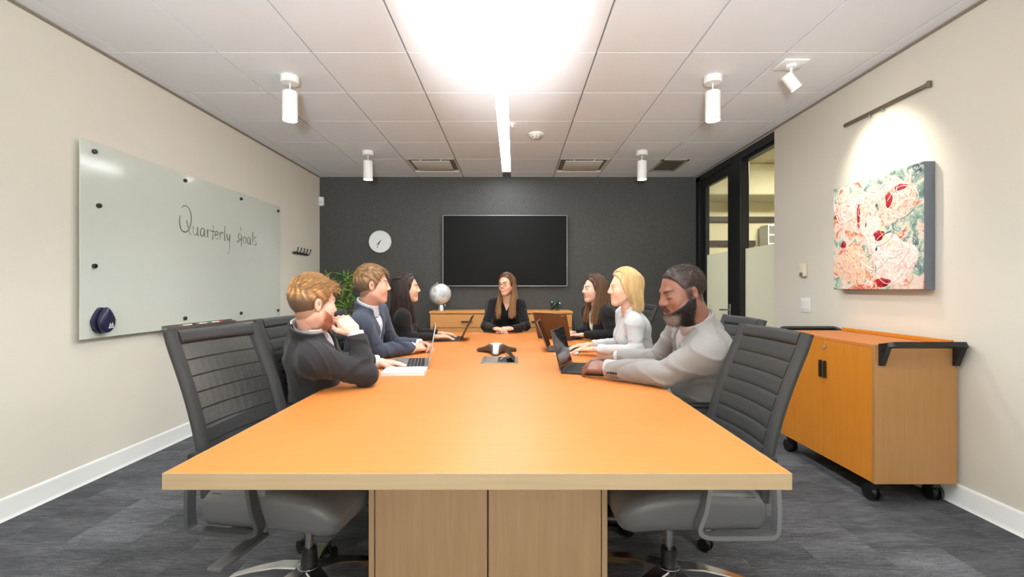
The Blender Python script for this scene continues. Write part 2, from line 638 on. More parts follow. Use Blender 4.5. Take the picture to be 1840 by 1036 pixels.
bm = B(); box(bm, -.04, -.03, 5.318, 5.362, .80, 1.02, .004, 2)
h = ob('handle_plate', bm, M_silver, door)
bm = B()
tube(bm, catmull([(-.04, 5.34, .955), (-.085, 5.34, .955), (-.092, 5.36, .955), (-.092, 5.47, .95)], 5), .0095, 10)
ob('lever', bm, M_silver, h)
bm = B(); cyl(bm, (-.04, 5.34, .87), (-.056, 5.34, .87), .013)
ob('key_cylinder', bm, M_silver, h)

# ---- corridor beyond the glass
M_cwall = pm('corridor_cream', srgb(232, 222, 186), .85, var=.03)
bm = B(); box(bm, XR + T, 6.2, 7.6, 7.7, 0, 3.1)
struct(ob('wall_corridor_end', bm, M_cwall), 'cream corridor wall with two dark rails seen through the glass')
bm = B(); box(bm, 6.2, 6.3, 2.5, 7.7, 0, 3.1)
struct(ob('wall_corridor_side', bm, M_cwall), 'cream corridor side wall')
bm = B(); box(bm, XR + T, 6.3, 2.4, 2.5, 0, 3.1)
struct(ob('wall_corridor_near', bm, M_cwall), 'cream corridor wall beside the meeting room')
bm = B(); box(bm, XR + T, 6.3, 2.4, 7.7, -.1, -.005)
struct(ob('floor_corridor', bm, pm('corridor_carpet', srgb(96, 95, 92), .95, var=.1, vscale=30)), 'grey corridor floor')
bm = B(); box(bm, XR + .01, 6.3, 2.4, 7.7, 3.1, 3.2)
struct(ob('ceiling_corridor', bm, pm('corridor_ceiling', srgb(222, 212, 176), .9, var=.05, vscale=3)), 'cream corridor ceiling')
bm = B(); box(bm, XR + T, 6.2, 7.0, 7.6, 2.62, 3.1, .03, 3)
struct(ob('wall_corridor_soffit', bm, pm('soffit_plaster', srgb(226, 216, 180), .95, var=.08, vscale=5, bump=.5, bscale=14)), 'rough cream plaster soffit over the corridor')
M_rail = pm('rail_dark_brown', srgb(66, 52, 38), .5, var=.1)
for z, x1, lb in ((2.33, 6.1, 'upper'), (1.94, 3.95, 'lower')):
    bm = B(); box(bm, 3.18, x1, 7.55, 7.6, z - .045, z + .045, .004, 1)
    tag(ob('wall_rail', bm, M_rail), lb + ' dark brown rail across the corridor wall beyond the glass', 'rail')
t = thing('wall_shelf', 'small white open shelf unit on the corridor wall beyond the glass', 'shelf', (4.25, 7.42, 1.75))
for x_ in (-.24, .22):
    bm = B(); box(bm, x_, x_ + .02, -.12, .12, 0, .46)
    ob('side_panel', bm, M_white, t)
for z in (0.0, .15, .29, .44):
    bm = B(); box(bm, -.22, .22, -.12, .12, z, z + .02)
    ob('shelf_board', bm, M_white, t)
bm = B(); box(bm, -.24, .24, .12, .13, 0, .46)
ob('back_panel', bm, M_white, t)
t = thing('corridor_fill_light', 'flat round white ceiling light in the corridor', 'ceiling light', (4.2, 5.6, 3.08))  # out of view, added to light the corridor
bm = B(); lathe(bm, [(.0, -.03), (.28, -.03), (.30, -.02), (.30, .02), (.0, .02)], 32)
ob('housing', bm, M_white, t)
bm = B(); lathe(bm, [(.0, -.045), (.2, -.042), (.27, -.032), (.0, -.031)], 32)
ob('diffuser', bm, emat('corridor_fill_glow', (1, .97, .9, 1), 140), t)
# ------------------------------------------------------------------ ceiling fixtures
M_lamp = emat('lamp_lens', (1, .95, .86, 1), 24)
# linear light in its slot
ll = thing('linear_light', 'long narrow bright linear light recessed along the ceiling', 'ceiling light', (-.10, 4.27, ZC))
bm = B(); box(bm, -.055, .055, -1.73, 1.72, .002, .016)
ob('diffuser', bm, emat('linear_diffuser', (.96, .985, 1, 1), STRIP_L), ll)
bm = B(); box(bm, -.0555, -.052, -1.73, 1.72, -.004, .018); box(bm, .052, .0555, -1.73, 1.72, -.004, .018); box(bm, -.0555, .0555, 1.72, 1.75, -.003, .018)
ob('rim', bm, M_white, ll)
bm = B(); box(bm, -.0545, .0545, -1.93, -1.732, -.002, .018, .002, 1)
ob('end_cap', bm, pm('lamp_housing_grey', srgb(196, 198, 204), .5, var=.02), ll)
ll2 = thing('linear_light', 'linear light over the camera end of the table', 'ceiling light', (-.10, .7, ZC))  # assumed strip out of view, gives extra frontal light
bm = B(); box(bm, -.055, .055, -1.7, 1.63, .002, .016)
ob('diffuser', bm, emat('linear_diffuser_assumed', (.96, .985, 1, 1), STRIP_L), ll2)
bm = B(); box(bm, -.0555, -.052, -1.7, 1.63, -.004, .018); box(bm, .052, .0555, -1.7, 1.63, -.004, .018)
ob('rim', bm, M_white, ll2)


def pendant(loc, label):
    t = thing('pendant_light', label, 'pendant light', loc, 0, 'white cylinder pendants')
    b_ = B(); lathe(b_, [(0, 0), (.062, 0), (.064, -.004), (.064, -.04), (.058, -.048), (.0, -.048)], 32)
    ob('canopy', b_, M_white, t)
    b_ = B(); cyl(b_, (0, 0, -.047), (0, 0, -.115), .005, n=10)
    ob('stem', b_, M_white, t)
    b_ = B(); lathe(b_, [(0, -.108), (.049, -.108), (.052, -.111), (.052, -.312), (.048, -.314), (.046, -.30), (.0, -.298)], 36)
    ob('cylinder_shade', b_, M_white, t)
    b_ = B(); lathe(b_, [(.0, -.304), (.045, -.304), (.045, -.309), (.0, -.312)], 32)
    ob('lens', b_, M_lamp, t)
    lamp('pendant_lamp', 'SPOT', (loc[0], loc[1], loc[2] - .33), PENDANT_W, (1, .97, .92), target=(loc[0], loc[1], 0), spot_size=R(120), spot_blend=.8, shadow_soft_size=.045)


pendant((-1.607, 3.31, ZC), 'white cylinder pendant lamp hanging between the glass board and the table')
pendant((-1.617, 5.11, ZC), 'white cylinder pendant lamp hanging in front of the charcoal wall by the clock')
pendant((1.423, 3.31, ZC), 'white cylinder pendant lamp hanging beside the small spotlight')
pendant((1.413, 5.11, ZC), 'white cylinder pendant lamp hanging near the dark louvred vent')
pendant((-1.61, 1.51, ZC), 'white cylinder pendant lamp hanging near the empty mesh chair')  # the last four pendants are assumed, out of view, added for their light
pendant((1.42, 1.51, ZC), 'white cylinder pendant lamp hanging near the empty ribbed chair')
pendant((-1.61, -.29, ZC), 'white cylinder pendant lamp by the plain white wall on the glass board side')
pendant((1.42, -.29, ZC), 'white cylinder pendant lamp by the plain white wall on the painting side')

# adjustable spotlight over the painting
t = thing('spotlight', 'small white adjustable spotlight on a square plate aimed at the painting', 'spotlight', (1.87, 3.12, ZC))
bm = B(); box(bm, -.085, .085, -.075, .075, -.012, 0, .004, 2)
ob('mounting_plate', bm, M_white, t)
bm = B(); lathe(bm, [(0, -.012), (.035, -.012), (.035, -.028), (0, -.03)], 24)
tube(bm, [(0, 0, -.028), (0, 0, -.06), (-.012, 0, -.075), (-.012, 0, -.095)], .008, 10)
ob('swivel_arm', bm, M_white, t)
aim = Vector((.60, -.03, -.80)).normalized()
c0 = Vector((-.035, 0, -.075))
bm = B(); cyl(bm, c0, c0 + aim * .115, .037, n=28)
ob('spot_head', bm, M_white, t)
bm = B(); cyl(bm, c0 + aim * .1155, c0 + aim * .117, .033, n=28)
ob('lens', bm, M_lamp, t)
sp = Vector((1.87, 3.12, ZC)) + c0 + aim * .125
lamp('spotlight_lamp', 'SPOT', sp, SPOT_W, (1, .92, .78), target=(2.47, 3.08, 1.95), spot_size=R(72), spot_blend=.85, shadow_soft_size=.03)


def diffuser(cx, label):
    t = thing('air_diffuser', label, 'vent', (cx, 5.715, ZC), 0, 'square plaque air diffusers')
    mat = pm('diffuser_taupe', srgb(204, 198, 186), .6, var=.03)
    b_ = B()
    o, i_, z0, z1 = .300, .235, 0, .05
    for a in range(4):
        M = Matrix.Rotation(a * math.pi / 2, 4, 'Z')
        pts = [(-o, -o, 0), (o, -o, 0), (i_, -i_, .045), (-i_, -i_, .045)]
        v = [b_.verts.new(M @ Vector(p)) for p in pts]
        b_.faces.new(v)
    ob('cone', b_, mat, t)
    b_ = B()
    for s in (-1, 1):
        box(b_, -.303, .303, s * .297 - .006, s * .297 + .006, -.004, .012); box(b_, s * .297 - .006, s * .297 + .006, -.303, .303, -.004, .012)
    ob('rim', b_, mat, t)
    b_ = B(); box(b_, -.225, .225, -.225, .225, -.006, .004, .003, 2)
    ob('plaque', b_, pm('plaque_taupe', srgb(210, 205, 194), .6, var=.03), t)
    b_ = B(); box(b_, -.29, .29, -.29, .29, .046, .05)
    ob('throat', b_, pm('throat_dark', srgb(60, 55, 48), .9), t)
    for sx in (-.12, .12):
        b_ = B(); box(b_, sx - .006, sx + .006, -.24, -.2, .0, .03)
        ob('hanger', b_, M_white, t)


diffuser(-.995, 'taupe square plaque air diffuser on the whiteboard side of the linear light')
diffuser(.835, 'taupe square plaque air diffuser next to the smoke detector')
t = thing('louvred_vent', 'small dark louvred return vent near the glass door', 'vent', (1.90, 5.70, ZC))
bm = B()
for s in (-1, 1):
    box(bm, s * .15 - .015, s * .15 + .015, -.27, .27, -.008, 0); box(bm, -.165, .165, s * .255 - .015, s * .255 + .015, -.008, 0)
ob('rim', bm, pm('vent_rim', srgb(168, 158, 142), .6), t)
bm = B(); box(bm, -.14, .14, -.245, .245, -.0015, 0)
ob('back_plate', bm, pm('vent_dark', srgb(38, 34, 30), .8), t)
for i in range(7):
    bm = B(); box(bm, -.14, .14, -.006, .02, -.002, .001, M=Matrix.Translation((0, -.21 + i * .065, -.006)) @ Matrix.Rotation(R(30), 4, 'X'))
    ob('louvre', bm, pm('vent_blade', srgb(132, 122, 106), .6) if i == 0 else bpy.data.materials['vent_blade'], t)

t = thing('smoke_detector', 'round white smoke detector on the ceiling beside the linear light', 'smoke detector', (.213, 4.53, ZC))
bm = B(); lathe(bm, [(0, 0), (.075, 0), (.078, -.006), (.07, -.018), (0, -.018)], 32)
ob('mounting_ring', bm, M_white, t)
bm = B(); lathe(bm, [(0, -.018), (.058, -.018), (.054, -.032), (.035, -.048), (0, -.052)], 32)
ob('cover', bm, pm('detector_cover', srgb(206, 200, 192), .5, var=.03), t)
for i in range(8):
    a = i * math.pi / 4
    bm = B(); box(bm, .036, .057, -.004, .004, -.042, -.03, M=Matrix.Rotation(a, 4, 'Z'))
    ob('sensing_slot', bm, pm('slot_grey', srgb(110, 102, 95), .7) if i == 0 else bpy.data.materials['slot_grey'], t)
t = thing('sprinkler_head', 'tiny white ceiling sprinkler next to the bright linear light', 'sprinkler', (-.035 + .02, 4.25, ZC))
bm = B(); lathe(bm, [(0, 0), (.022, 0), (.02, -.006), (.008, -.012), (.006, -.03), (.016, -.034), (0, -.036)], 20)
ob('escutcheon', bm, M_white, t)

# ------------------------------------------------------------------ back wall things
t = thing('television', 'large wall-mounted flat black television in a thin silver frame', 'television', (-.125, YB, 1.71))
W2, H2 = .843, .482
bm = B(); box(bm, -W2 + .02, W2 - .02, -.045, -.004, -H2 + .02, H2 - .02, .006, 2)
ob('housing', bm, M_black, t)
bm = B()
for s in (-1, 1):
    box(bm, -W2, W2, -.06, -.03, s * (H2 - .006) - .006, s * (H2 - .006) + .006, .002, 1)
    box(bm, s * (W2 - .006) - .006, s * (W2 - .006) + .006, -.06, -.03, -H2, H2, .002, 1)
ob('bezel', bm, pm('bezel_dark_silver', srgb(128, 128, 130), .4, metal=.6, var=.05), t)
bm = B(); box(bm, -W2 + .012, W2 - .012, -.055, -.045, -H2 + .012, H2 - .012)
ob('screen', bm, pm('tv_screen_black', srgb(25, 25, 25), .6, var=.02, spec=.1), t)

t = thing('wall_clock', 'round plain white wall clock with thin dark hands', 'clock', (-1.82, YB, 1.835))
MX = Matrix.Rotation(R(90), 4, 'X')
bm = B(); lathe(bm, [(0, .003), (.147, .003), (.15, .006), (.15, .034), (.146, .038), (.142, .038), (.141, .03), (0, .03)], 56, MX)
ob('case', bm, pm('clock_white', srgb(225, 226, 226), .5, var=.01), t)
for nm, a, l, w in (('hour_hand', 225, .06, .005), ('minute_hand', 205, .098, .0035), ('second_hand', 45, .035, .0018)):
    bm = B(); box(bm, -w, w, -.0325, -.0312, -.015, l, M=Matrix.Rotation(R(a), 4, 'Y'))
    ob(nm, bm, M_black, t)
bm = B(); cyl(bm, (0, -.030, 0), (0, -.035, 0), .006, n=16)
ob('centre_pin', bm, M_black, t)

t = thing('wall_sensor', 'small white sensor box in the corner above the coat hooks', 'sensor', (XL + .035, YB, 2.38))
bm = B(); box(bm, -.032, .032, -.05, -.001, -.06, .06, .008, 3)
ob('case', bm, M_white, t)
bm = B(); box(bm, -.02, .02, -.053, -.05, -.035, .0, .001, 1)
ob('lens_window', bm, pm('sensor_lens', srgb(205, 206, 206), .3), t)

# credenza
t = thing('credenza', 'low maple credenza with drawers standing under the television', 'cabinet', (-.165, 6.01, 0))
CW = .90
bm = B(); box(bm, -CW + .01, CW - .01, -.20, .25, .06, .88)
ob('body', bm, M_credenza, t)
bm = B(); box(bm, -CW, CW, -.225, .255, .885, .915, .003, 2)
ob('top', bm, M_credenza, t)
bm = B(); box(bm, -CW + .05, CW - .05, -.17, .22, 0, .06)
ob('plinth', bm, M_black, t)
for s in range(2):
    for zr, (z0, z1) in enumerate(((.71, .875), (.40, .70), (.07, .39))):
        x0, x1 = (-CW + .012, -.012) if s == 0 else (.012, CW - .012)
        bm = B(); box(bm, x0, x1, -.218, -.201, z0, z1, .002, 1)
        d = ob('drawer', bm, M_credenza, t)
        bm = B(); hx = (x0 + x1) / 2 + (.02 if s == 0 else 0)
        box(bm, hx - .07, hx + .07, -.24, -.219, z0 + (z1 - z0) * .45 - .008, z0 + (z1 - z0) * .45 + .008, .003, 1)
        ob('handle', bm, M_black, d)

# desk globe
t = thing('desk_globe', 'pale white desk globe with silver arc on the credenza', 'globe', (-.95, 5.98, .915))
def globe_mat():
    m, nt, b = new_mat('globe_pale')
    N, L = nt.nodes, nt.links
    tc = N.new('ShaderNodeTexCoord')
    n1 = N.new('ShaderNodeTexNoise'); n1.inputs['Scale'].default_value = 11; n1.inputs['Detail'].default_value = 6
    L.new(tc.outputs['Object'], n1.inputs['Vector'])
    cr = N.new('ShaderNodeValToRGB'); e = cr.color_ramp.elements
    e[0].position = .47; e[0].color = srgb(226, 226, 226); e[1].position = .53; e[1].color = srgb(190, 190, 190)
    L.new(n1.outputs['Fac'], cr.inputs[0]); L.new(cr.outputs[0], b.inputs['Base Color']); b.inputs['Roughness'].default_value = .4
    return m
bm = B(); bmesh.ops.create_uvsphere(bm, u_segments=40, v_segments=24, radius=.132)
ob('sphere', bm, globe_mat(), t, (0, 0, .215), (R(15), R(12), 0))
bm = B(); tube(bm, [(.142 * math.sin(R(a)), 0, .215 + .142 * math.cos(R(a))) for a in range(-20, -186, -8)] , .006, 8)
ob('meridian_arc', bm, M_silver, t)
bm = B(); lathe(bm, [(0, 0), (.05, 0), (.046, .01), (.036, .05), (.03, .075), (0, .075)], 28)
ob('base', bm, M_chrome, t)
bm = B(); lathe(bm, [(0, 0), (.012, .004), (.012, .016), (.006, .024), (0, .026)], 16, Matrix.Translation((-.042, 0, .345)) @ Matrix.Rotation(R(-18), 4, 'Y'))
ob('pole_knob', bm, M_silver, t)
bm = B(); cyl(bm, (.046, 0, .078), (.06, 0, .06), .012, .009, n=16)
ob('pole_pin', bm, M_silver, t)

# glass knot ornament
M_teal = pm('teal_glass', srgb(34, 62, 62), .08, var=.3, vscale=30, spec=.8, coat=.5)
bm = B()
kn = [((.05 + .022 * math.cos(3 * a)) * math.cos(2 * a), (.05 + .022 * math.cos(3 * a)) * math.sin(2 * a) * .7, .062 + .042 * math.sin(3 * a)) for a in np.linspace(0, 2 * math.pi, 61)[:-1]]
tube(bm, kn, .017, 10, closed=True)
tag(ob('knot_ornament', bm, M_teal, None, (.53, 5.95, .917)), 'dark teal glass knot ornament on the credenza', 'ornament')

# potted bamboo
t = thing('potted_bamboo', 'green leafy bamboo plant in a dark pot by the charcoal wall', 'plant', (-2.17, 5.72, 0))
bm = B(); lathe(bm, [(0, 0), (.13, 0), (.17, .30), (.175, .33), (.16, .33), (.15, .29), (0, .29)], 32)
pot = ob('pot', bm, pm('pot_charcoal', srgb(48, 48, 50), .5), t)
bm = B(); lathe(bm, [(0, .287), (.155, .287), (.15, .296), (0, .30)], 24)
ob('soil', bm, pm('soil', srgb(52, 40, 30), .95, bump=.6, bscale=90), pot)
M_cane = pm('cane_green', srgb(150, 152, 84), .5, var=.15)
M_leafs = [pm('leaf_%s' % n_, c_, .45, var=.2, vscale=20) for n_, c_ in (('dark', srgb(64, 108, 44)), ('mid', srgb(110, 156, 58)), ('pale', srgb(182, 210, 104)))]
leaf_me = []
for i in range(3):
    b_ = B(); n = 6; L_, w_ = .13, .012
    top, lo, hi = [], [], []
    for j in range(n + 1):
        s = j / n
        ww = w_ * math.sin(math.pi * min(1, s * .85 + .12)) ** .8 if j < n else 0.0005
        zc = -.25 * L_ * s * s
        lo.append(b_.verts.new((L_ * s, -ww, zc + .3 * ww))); hi.append(b_.verts.new((L_ * s, ww, zc + .3 * ww))); top.append(b_.verts.new((L_ * s, 0, zc)))
    for j in range(n):
        b_.faces.new((lo[j], lo[j + 1], top[j + 1], top[j])); b_.faces.new((top[j], top[j + 1], hi[j + 1], hi[j]))
    me = bpy.data.meshes.new('leaf'); b_.to_mesh(me); b_.free(); me.materials.append(M_leafs[i]); leaf_me.append(me)
rnd = random.Random(3)
for i in range(8):
    a = rnd.uniform(0, 6.28); r0 = rnd.uniform(.01, .09); top = rnd.uniform(1.34, 1.60)
    ex, ey = rnd.uniform(-.24, .2), rnd.uniform(-.12, .12)
    p0 = Vector((r0 * math.cos(a), r0 * math.sin(a), .27)); p1 = Vector((p0.x + ex, p0.y + ey, top))
    pm_ = (p0 + p1) / 2 + Vector((-ex * .25, -ey * .25, 0))
    path = catmull([p0, pm_, p1], 6)
    b_ = B(); tube(b_, path, [.007 - .004 * k_ / (len(path) - 1) for k_ in range(len(path))], 7)
    ob('cane', b_, M_cane, t)
    for k_ in range(36):
        s = rnd.uniform(.5, 1.0)
        q = Vector(path[min(len(path) - 1, int(s * (len(path) - 1)))])
        o = link('leaf', leaf_me[rnd.choice((0, 0, 1, 1, 2))], t, q + Vector((rnd.uniform(-.05, .05), rnd.uniform(-.05, .05), rnd.uniform(-.06, .05))),
                 (rnd.uniform(-.7, .7), rnd.uniform(-.9, .5), rnd.uniform(0, 6.28)))
        s_ = rnd.uniform(.7, 1.25); o.scale = (s_, s_, s_)

# ------------------------------------------------------------------ left wall things
XW = XL
M_dark_steel = pm('dark_steel', srgb(74, 70, 66), .3, metal=.8, var=.05)
wb = thing('glass_whiteboard', 'large frosted glass whiteboard with faint handwriting on steel standoffs', 'whiteboard', (XW, 3.97, 1.5))
bm = B(); box(bm, .030, .037, -1.19, 1.19, -.61, .61, .001, 1)
def board_mat():
    m, nt, b = new_mat('back_painted_glass')
    N, L = nt.nodes, nt.links
    nz = N.new('ShaderNodeTexNoise'); nz.inputs['Scale'].default_value = 1.5
    mx = N.new('ShaderNodeMix'); mx.data_type = 'RGBA'
    mx.inputs['A'].default_value = srgb(206, 212, 202); mx.inputs['B'].default_value = srgb(210, 216, 207)
    L.new(nz.outputs['Fac'], mx.inputs['Factor']); L.new(mx.outputs['Result'], b.inputs['Base Color'])
    b.inputs['Roughness'].default_value = .12; b.inputs['Specular IOR Level'].default_value = .5
    return m
ob('glass_panel', bm, board_mat(), wb)
for (y, z) in ((-1.1, .55), (-1.07, .22), (-1.1, -.16), (-1.1, -.55), (-.31, .555), (.44, .555), (1.13, .555), (-.31, -.535), (.44, -.535), (1.13, -.54)):
    bm = B(); cyl(bm, (.001, y, z), (.03, y, z), .008, n=16); lathe(bm, [(0, .0365), (.014, .0365), (.0145, .039), (.0145, .050), (.012, .053), (0, .053)], 24, Matrix.Translation((0, y, z)) @ Matrix.Rotation(R(90), 4, 'Y'))
    ob('standoff', bm, M_dark_steel, wb)

# handwriting, strokes as (u along the wall, v up)
def script_strokes():
    S = []
    S.append([(0.02, .62), (0.0, .45), (.03, .18), (.13, .08), (.25, .16), (.33, .45), (.33, .75), (.25, .97), (.13, 1.0), (.06, .9)])   # Q bowl
    S.append([(.2, .5), (.26, .2), (.32, .02)])                                                                                          # Q tail
    def put(pts, x, y=0, s=1.0): S.append([(x + px * s, y + py * s) for px, py in pts])
    u_ = [(0, .34), (.0, .12), (.06, .03), (.12, .12), (.13, .34), (.13, .1), (.17, .02)]
    a_ = [(.13, .3), (.06, .33), (0, .2), (.03, .04), (.1, .08), (.13, .28), (.14, .06), (.18, .02)]
    r_ = [(0, .32), (.02, .02), (.02, .2), (.07, .32), (.12, .29)]
    e_ = [(0, .17), (.1, .2), (.08, .32), (.01, .26), (.01, .1), (.06, .02), (.13, .07)]
    l_ = [(.02, .6), (0, .3), (.01, .05), (.05, .02)]
    put(u_, .40); put(a_, .62); put(r_, .84)
    put([(.03, .52), (.02, .2), (.0, -.05)], 1.02); put([(0, .28), (.13, .30)], .97)
    put(e_, 1.11); put(r_, 1.28); put(l_, 1.45); put([(0, .3), (.02, .1), (.08, .06), (.12, .3), (.11, -.1), (.08, -.42), (.02, -.5)], 1.54)
    # second word
    put([(.10, .72), (.11, .55)], 1.98); put([(.12, .36), (.06, .42), (.02, .3), (.06, .12), (.13, .2), (.15, .34), (.14, .05), (.13, -.12)], 1.98); put([(-.04, .1), (.0, .04), (.07, .12)], 1.98)
    put([(.06, .32), (0, .22), (.03, .05), (.1, .05), (.12, .24), (.06, .32)], 2.20); put(a_, 2.38); put([(.0, .6), (.0, .3), (.0, .06)], 2.62)
    put([(.12, .40), (.04, .36), (.03, .28), (.12, .16), (.12, .06), (.04, .04)], 2.66)
    return S
words = {'first': B(), 'second': B()}
for i, st in enumerate(script_strokes()):
    bm = words['first' if st[0][0] < 1.8 else 'second']
    pts = [(.0375, -.365 + u * .385, .13 + v * .225 - u * .0) for u, v in st]
    if len(pts) == 2:
        pts = [pts[0], tuple((np.array(pts[0]) + pts[1]) / 2), pts[1]]
    path = catmull(pts, 5)
    n = len(path)
    rr = [.0056 * (.35 + .65 * abs(math.sin(.8 + 2.2 * k_ / n + i))) for k_ in range(n)]
    sweep(bm, path, [[(r_ * math.cos(q), r_ * math.sin(q)) for q in (0, 1.57, 3.14, 4.71)] for r_ in rr])
M_ink = pm('marker_ink_grey', srgb(112, 112, 102), .7, var=.3, vscale=40)
for k_, wd in (('first', 'Quarterly'), ('second', 'Goals')):
    wr = ob('handwriting', words[k_], M_ink, wb)
    wr['label'] = 'faint grey handwriting reading ' + wd
    wr['kind'] = 'stuff'
bm = B()
box(bm, .037, .075, -.55, .30, -.606, -.60); box(bm, .072, .077, -.55, .30, -.606, -.590); box(bm, .0375, .041, -.55, .30, -.606, -.578)
ob('marker_tray', bm, M_silver, wb)
M_marker_w = pm('marker_white', srgb(232, 232, 230), .4)
for y, cap, lb in ((3.68, (20, 20, 22), 'black'), (3.86, (120, 120, 112), 'grey'), (4.02, (200, 38, 50), 'red')):
    t = thing('marker', lb + ' capped whiteboard marker lying in the tray of the glass board', 'marker', (XW + .058, y, .909), 0, 'markers in the tray')
    b_ = B(); cyl(b_, (0, -.06, 0), (0, .03, 0), .0085, n=14)
    ob('barrel', b_, M_marker_w, t)
    b_ = B(); cyl(b_, (0, .03, 0), (0, .078, 0), .0095, .0085, n=14)
    ob('cap', b_, pm('marker_cap_' + lb, srgb(*cap), .4), t)
t = thing('marker_eraser', 'navy leaf-shaped magnetic eraser holder on the glass board corner', 'eraser', (XW + .038, 2.905, 1.0))
M_navy = pm('navy_plastic', srgb(42, 42, 72), .3, var=.1)
def leaf_poly(w, h, n=20):
    out = []
    for i in range(n):
        a = 2 * math.pi * i / n
        y = -math.cos(a)
        out.append((w * math.sin(a) * (1 - .45 * max(0, y)) , h * y))
    return out
MY = Matrix(((0, 0, 1, 0), (1, 0, 0, 0), (0, 1, 0, 0), (0, 0, 0, 1)))
bm = B(); prism(bm, leaf_poly(.062, .082), 0, .022, MY)
ob('holder_back', bm, M_navy, t)
bm = B()
for sc_, z0 in ((1.0, 0),):
    rings = []
    for k_ in range(7):
        f = k_ / 6
        rings.append([bm.verts.new(MY @ Vector((px * (1 - .75 * f ** 3), py * (1 - .75 * f ** 3), .03 + .03 * math.sin(f * 1.57)))) for px, py in leaf_poly(.058, .082, 24)])
    for A_, B_ in zip(rings[:-1], rings[1:]):
        for j in range(24):
            bm.faces.new((A_[j], A_[(j + 1) % 24], B_[(j + 1) % 24], B_[j]))
    bm.faces.new(rings[0]); bm.faces.new(rings[-1])
ob('shell', bm, M_navy, t, (0, .012, 0))
bm = B(); box(bm, .0605, .0625, .0, .03, -.05, -.046); tube(bm, [(.062, .005, -.05), (.062, .012, -.02), (.062, .02, -.045), (.062, .028, -.018), (.062, .034, -.048)], .0028, 6)
ob('emblem', bm, M_white, t)

t = thing('coat_hook_rail', 'row of five small steel coat hooks on the wall past the glass board', 'coat hooks', (XL, 5.70, 1.63))
bm = B(); box(bm, .001, .012, -.2, .2, -.016, .016, .003, 1)
ob('back_bar', bm, M_silver, t)
for i in range(5):
    y = -.17 + i * .085
    bm = B(); tube(bm, catmull([(.01, y, .0), (.035, y, -.006), (.055, y, .02), (.062, y, .055)], 5), .006, 8)
    cyl(bm, (.008, y, -.004), (.03, y, -.004), .011, n=12)
    bmesh.ops.create_uvsphere(bm, u_segments=10, v_segments=8, radius=.009, matrix=Matrix.Translation((.062, y, .057)))
    ob('hook', bm, M_blackm, t)

# ------------------------------------------------------------------ right wall things
pt = thing('painting', 'square abstract canvas of pink white and teal paint on the wall', 'painting', (XR, 3.093, 1.57))
def canvas_mat():
    m, nt, b = new_mat('abstract_paint')
    N, L = nt.nodes, nt.links
    tc = N.new('ShaderNodeTexCoord')
    n0 = N.new('ShaderNodeTexNoise'); n0.inputs['Scale'].default_value = 7; n0.inputs['Detail'].default_value = 5
    L.new(tc.outputs['Object'], n0.inputs['Vector'])
    wv = N.new('ShaderNodeVectorMath'); wv.operation = 'MULTIPLY_ADD'; wv.inputs[1].default_value = (.12, .12, .12)
    L.new(n0.outputs['Color'], wv.inputs[0]); L.new(tc.outputs['Object'], wv.inputs[2])
    vo = N.new('ShaderNodeTexNoise'); vo.inputs['Scale'].default_value = 6.5; vo.inputs['Detail'].default_value = 3; vo.inputs['Distortion'].default_value = 1.2
    L.new(wv.outputs[0], vo.inputs['Vector'])
    cr = N.new('ShaderNodeValToRGB'); e = cr.color_ramp.elements
    cols = [(.30, (60, 74, 96)), (.38, (122, 152, 142)), (.44, (164, 190, 170)), (.48, (228, 214, 200)), (.53, (236, 206, 190)), (.58, (232, 168, 144)), (.62, (206, 62, 58)), (.66, (226, 196, 140)), (.72, (130, 52, 62))]
    e[0].position = cols[0][0]; e[0].color = srgb(*cols[0][1]); e[1].position = cols[-1][0]; e[1].color = srgb(*cols[-1][1])
    for p_, c_ in cols[1:-1]:
        q = e.new(p_); q.color = srgb(*c_)
    L.new(vo.outputs['Fac'], cr.inputs[0])
    n2 = N.new('ShaderNodeTexNoise'); n2.inputs['Scale'].default_value = 26; n2.inputs['Detail'].default_value = 6; n2.inputs['Distortion'].default_value = 2.0
    L.new(wv.outputs[0], n2.inputs['Vector'])
    c2 = N.new('ShaderNodeValToRGB'); f = c2.color_ramp.elements
    f[0].position = .52; f[0].color = (0, 0, 0, 1); f[1].position = .6; f[1].color = (1, 1, 1, 1)
    L.new(n2.outputs['Fac'], c2.inputs[0])
    mx = N.new('ShaderNodeMix'); mx.data_type = 'RGBA'; mx.inputs['B'].default_value = srgb(240, 234, 222)
    ml = N.new('ShaderNodeMath'); ml.operation = 'MULTIPLY'; ml.inputs[1].default_value = .65
    L.new(c2.outputs[0], ml.inputs[0]); L.new(ml.outputs[0], mx.inputs['Factor']); L.new(cr.outputs[0], mx.inputs['A'])
    L.new(mx.outputs['Result'], b.inputs['Base Color'])
    bp = N.new('ShaderNodeBump'); bp.inputs['Strength'].default_value = .5; bp.inputs['Distance'].default_value = .004
    L.new(n2.outputs['Fac'], bp.inputs['Height']); L.new(bp.outputs[0], b.inputs['Normal'])
    b.inputs['Roughness'].default_value = .4
    return m
bm = B(); box(bm, -.064, -.002, -.385, .385, -.377, .377, .003, 2)
ob('stretched_canvas', bm, pm('canvas_edge_slate', srgb(112, 118, 130), .7, var=.12, vscale=20), pt)
bm = B(); box(bm, -.0665, -.0642, -.382, .382, -.374, .374)
ob('painted_face', bm, canvas_mat(), pt)
rnd = random.Random(11)
PX = -.0672
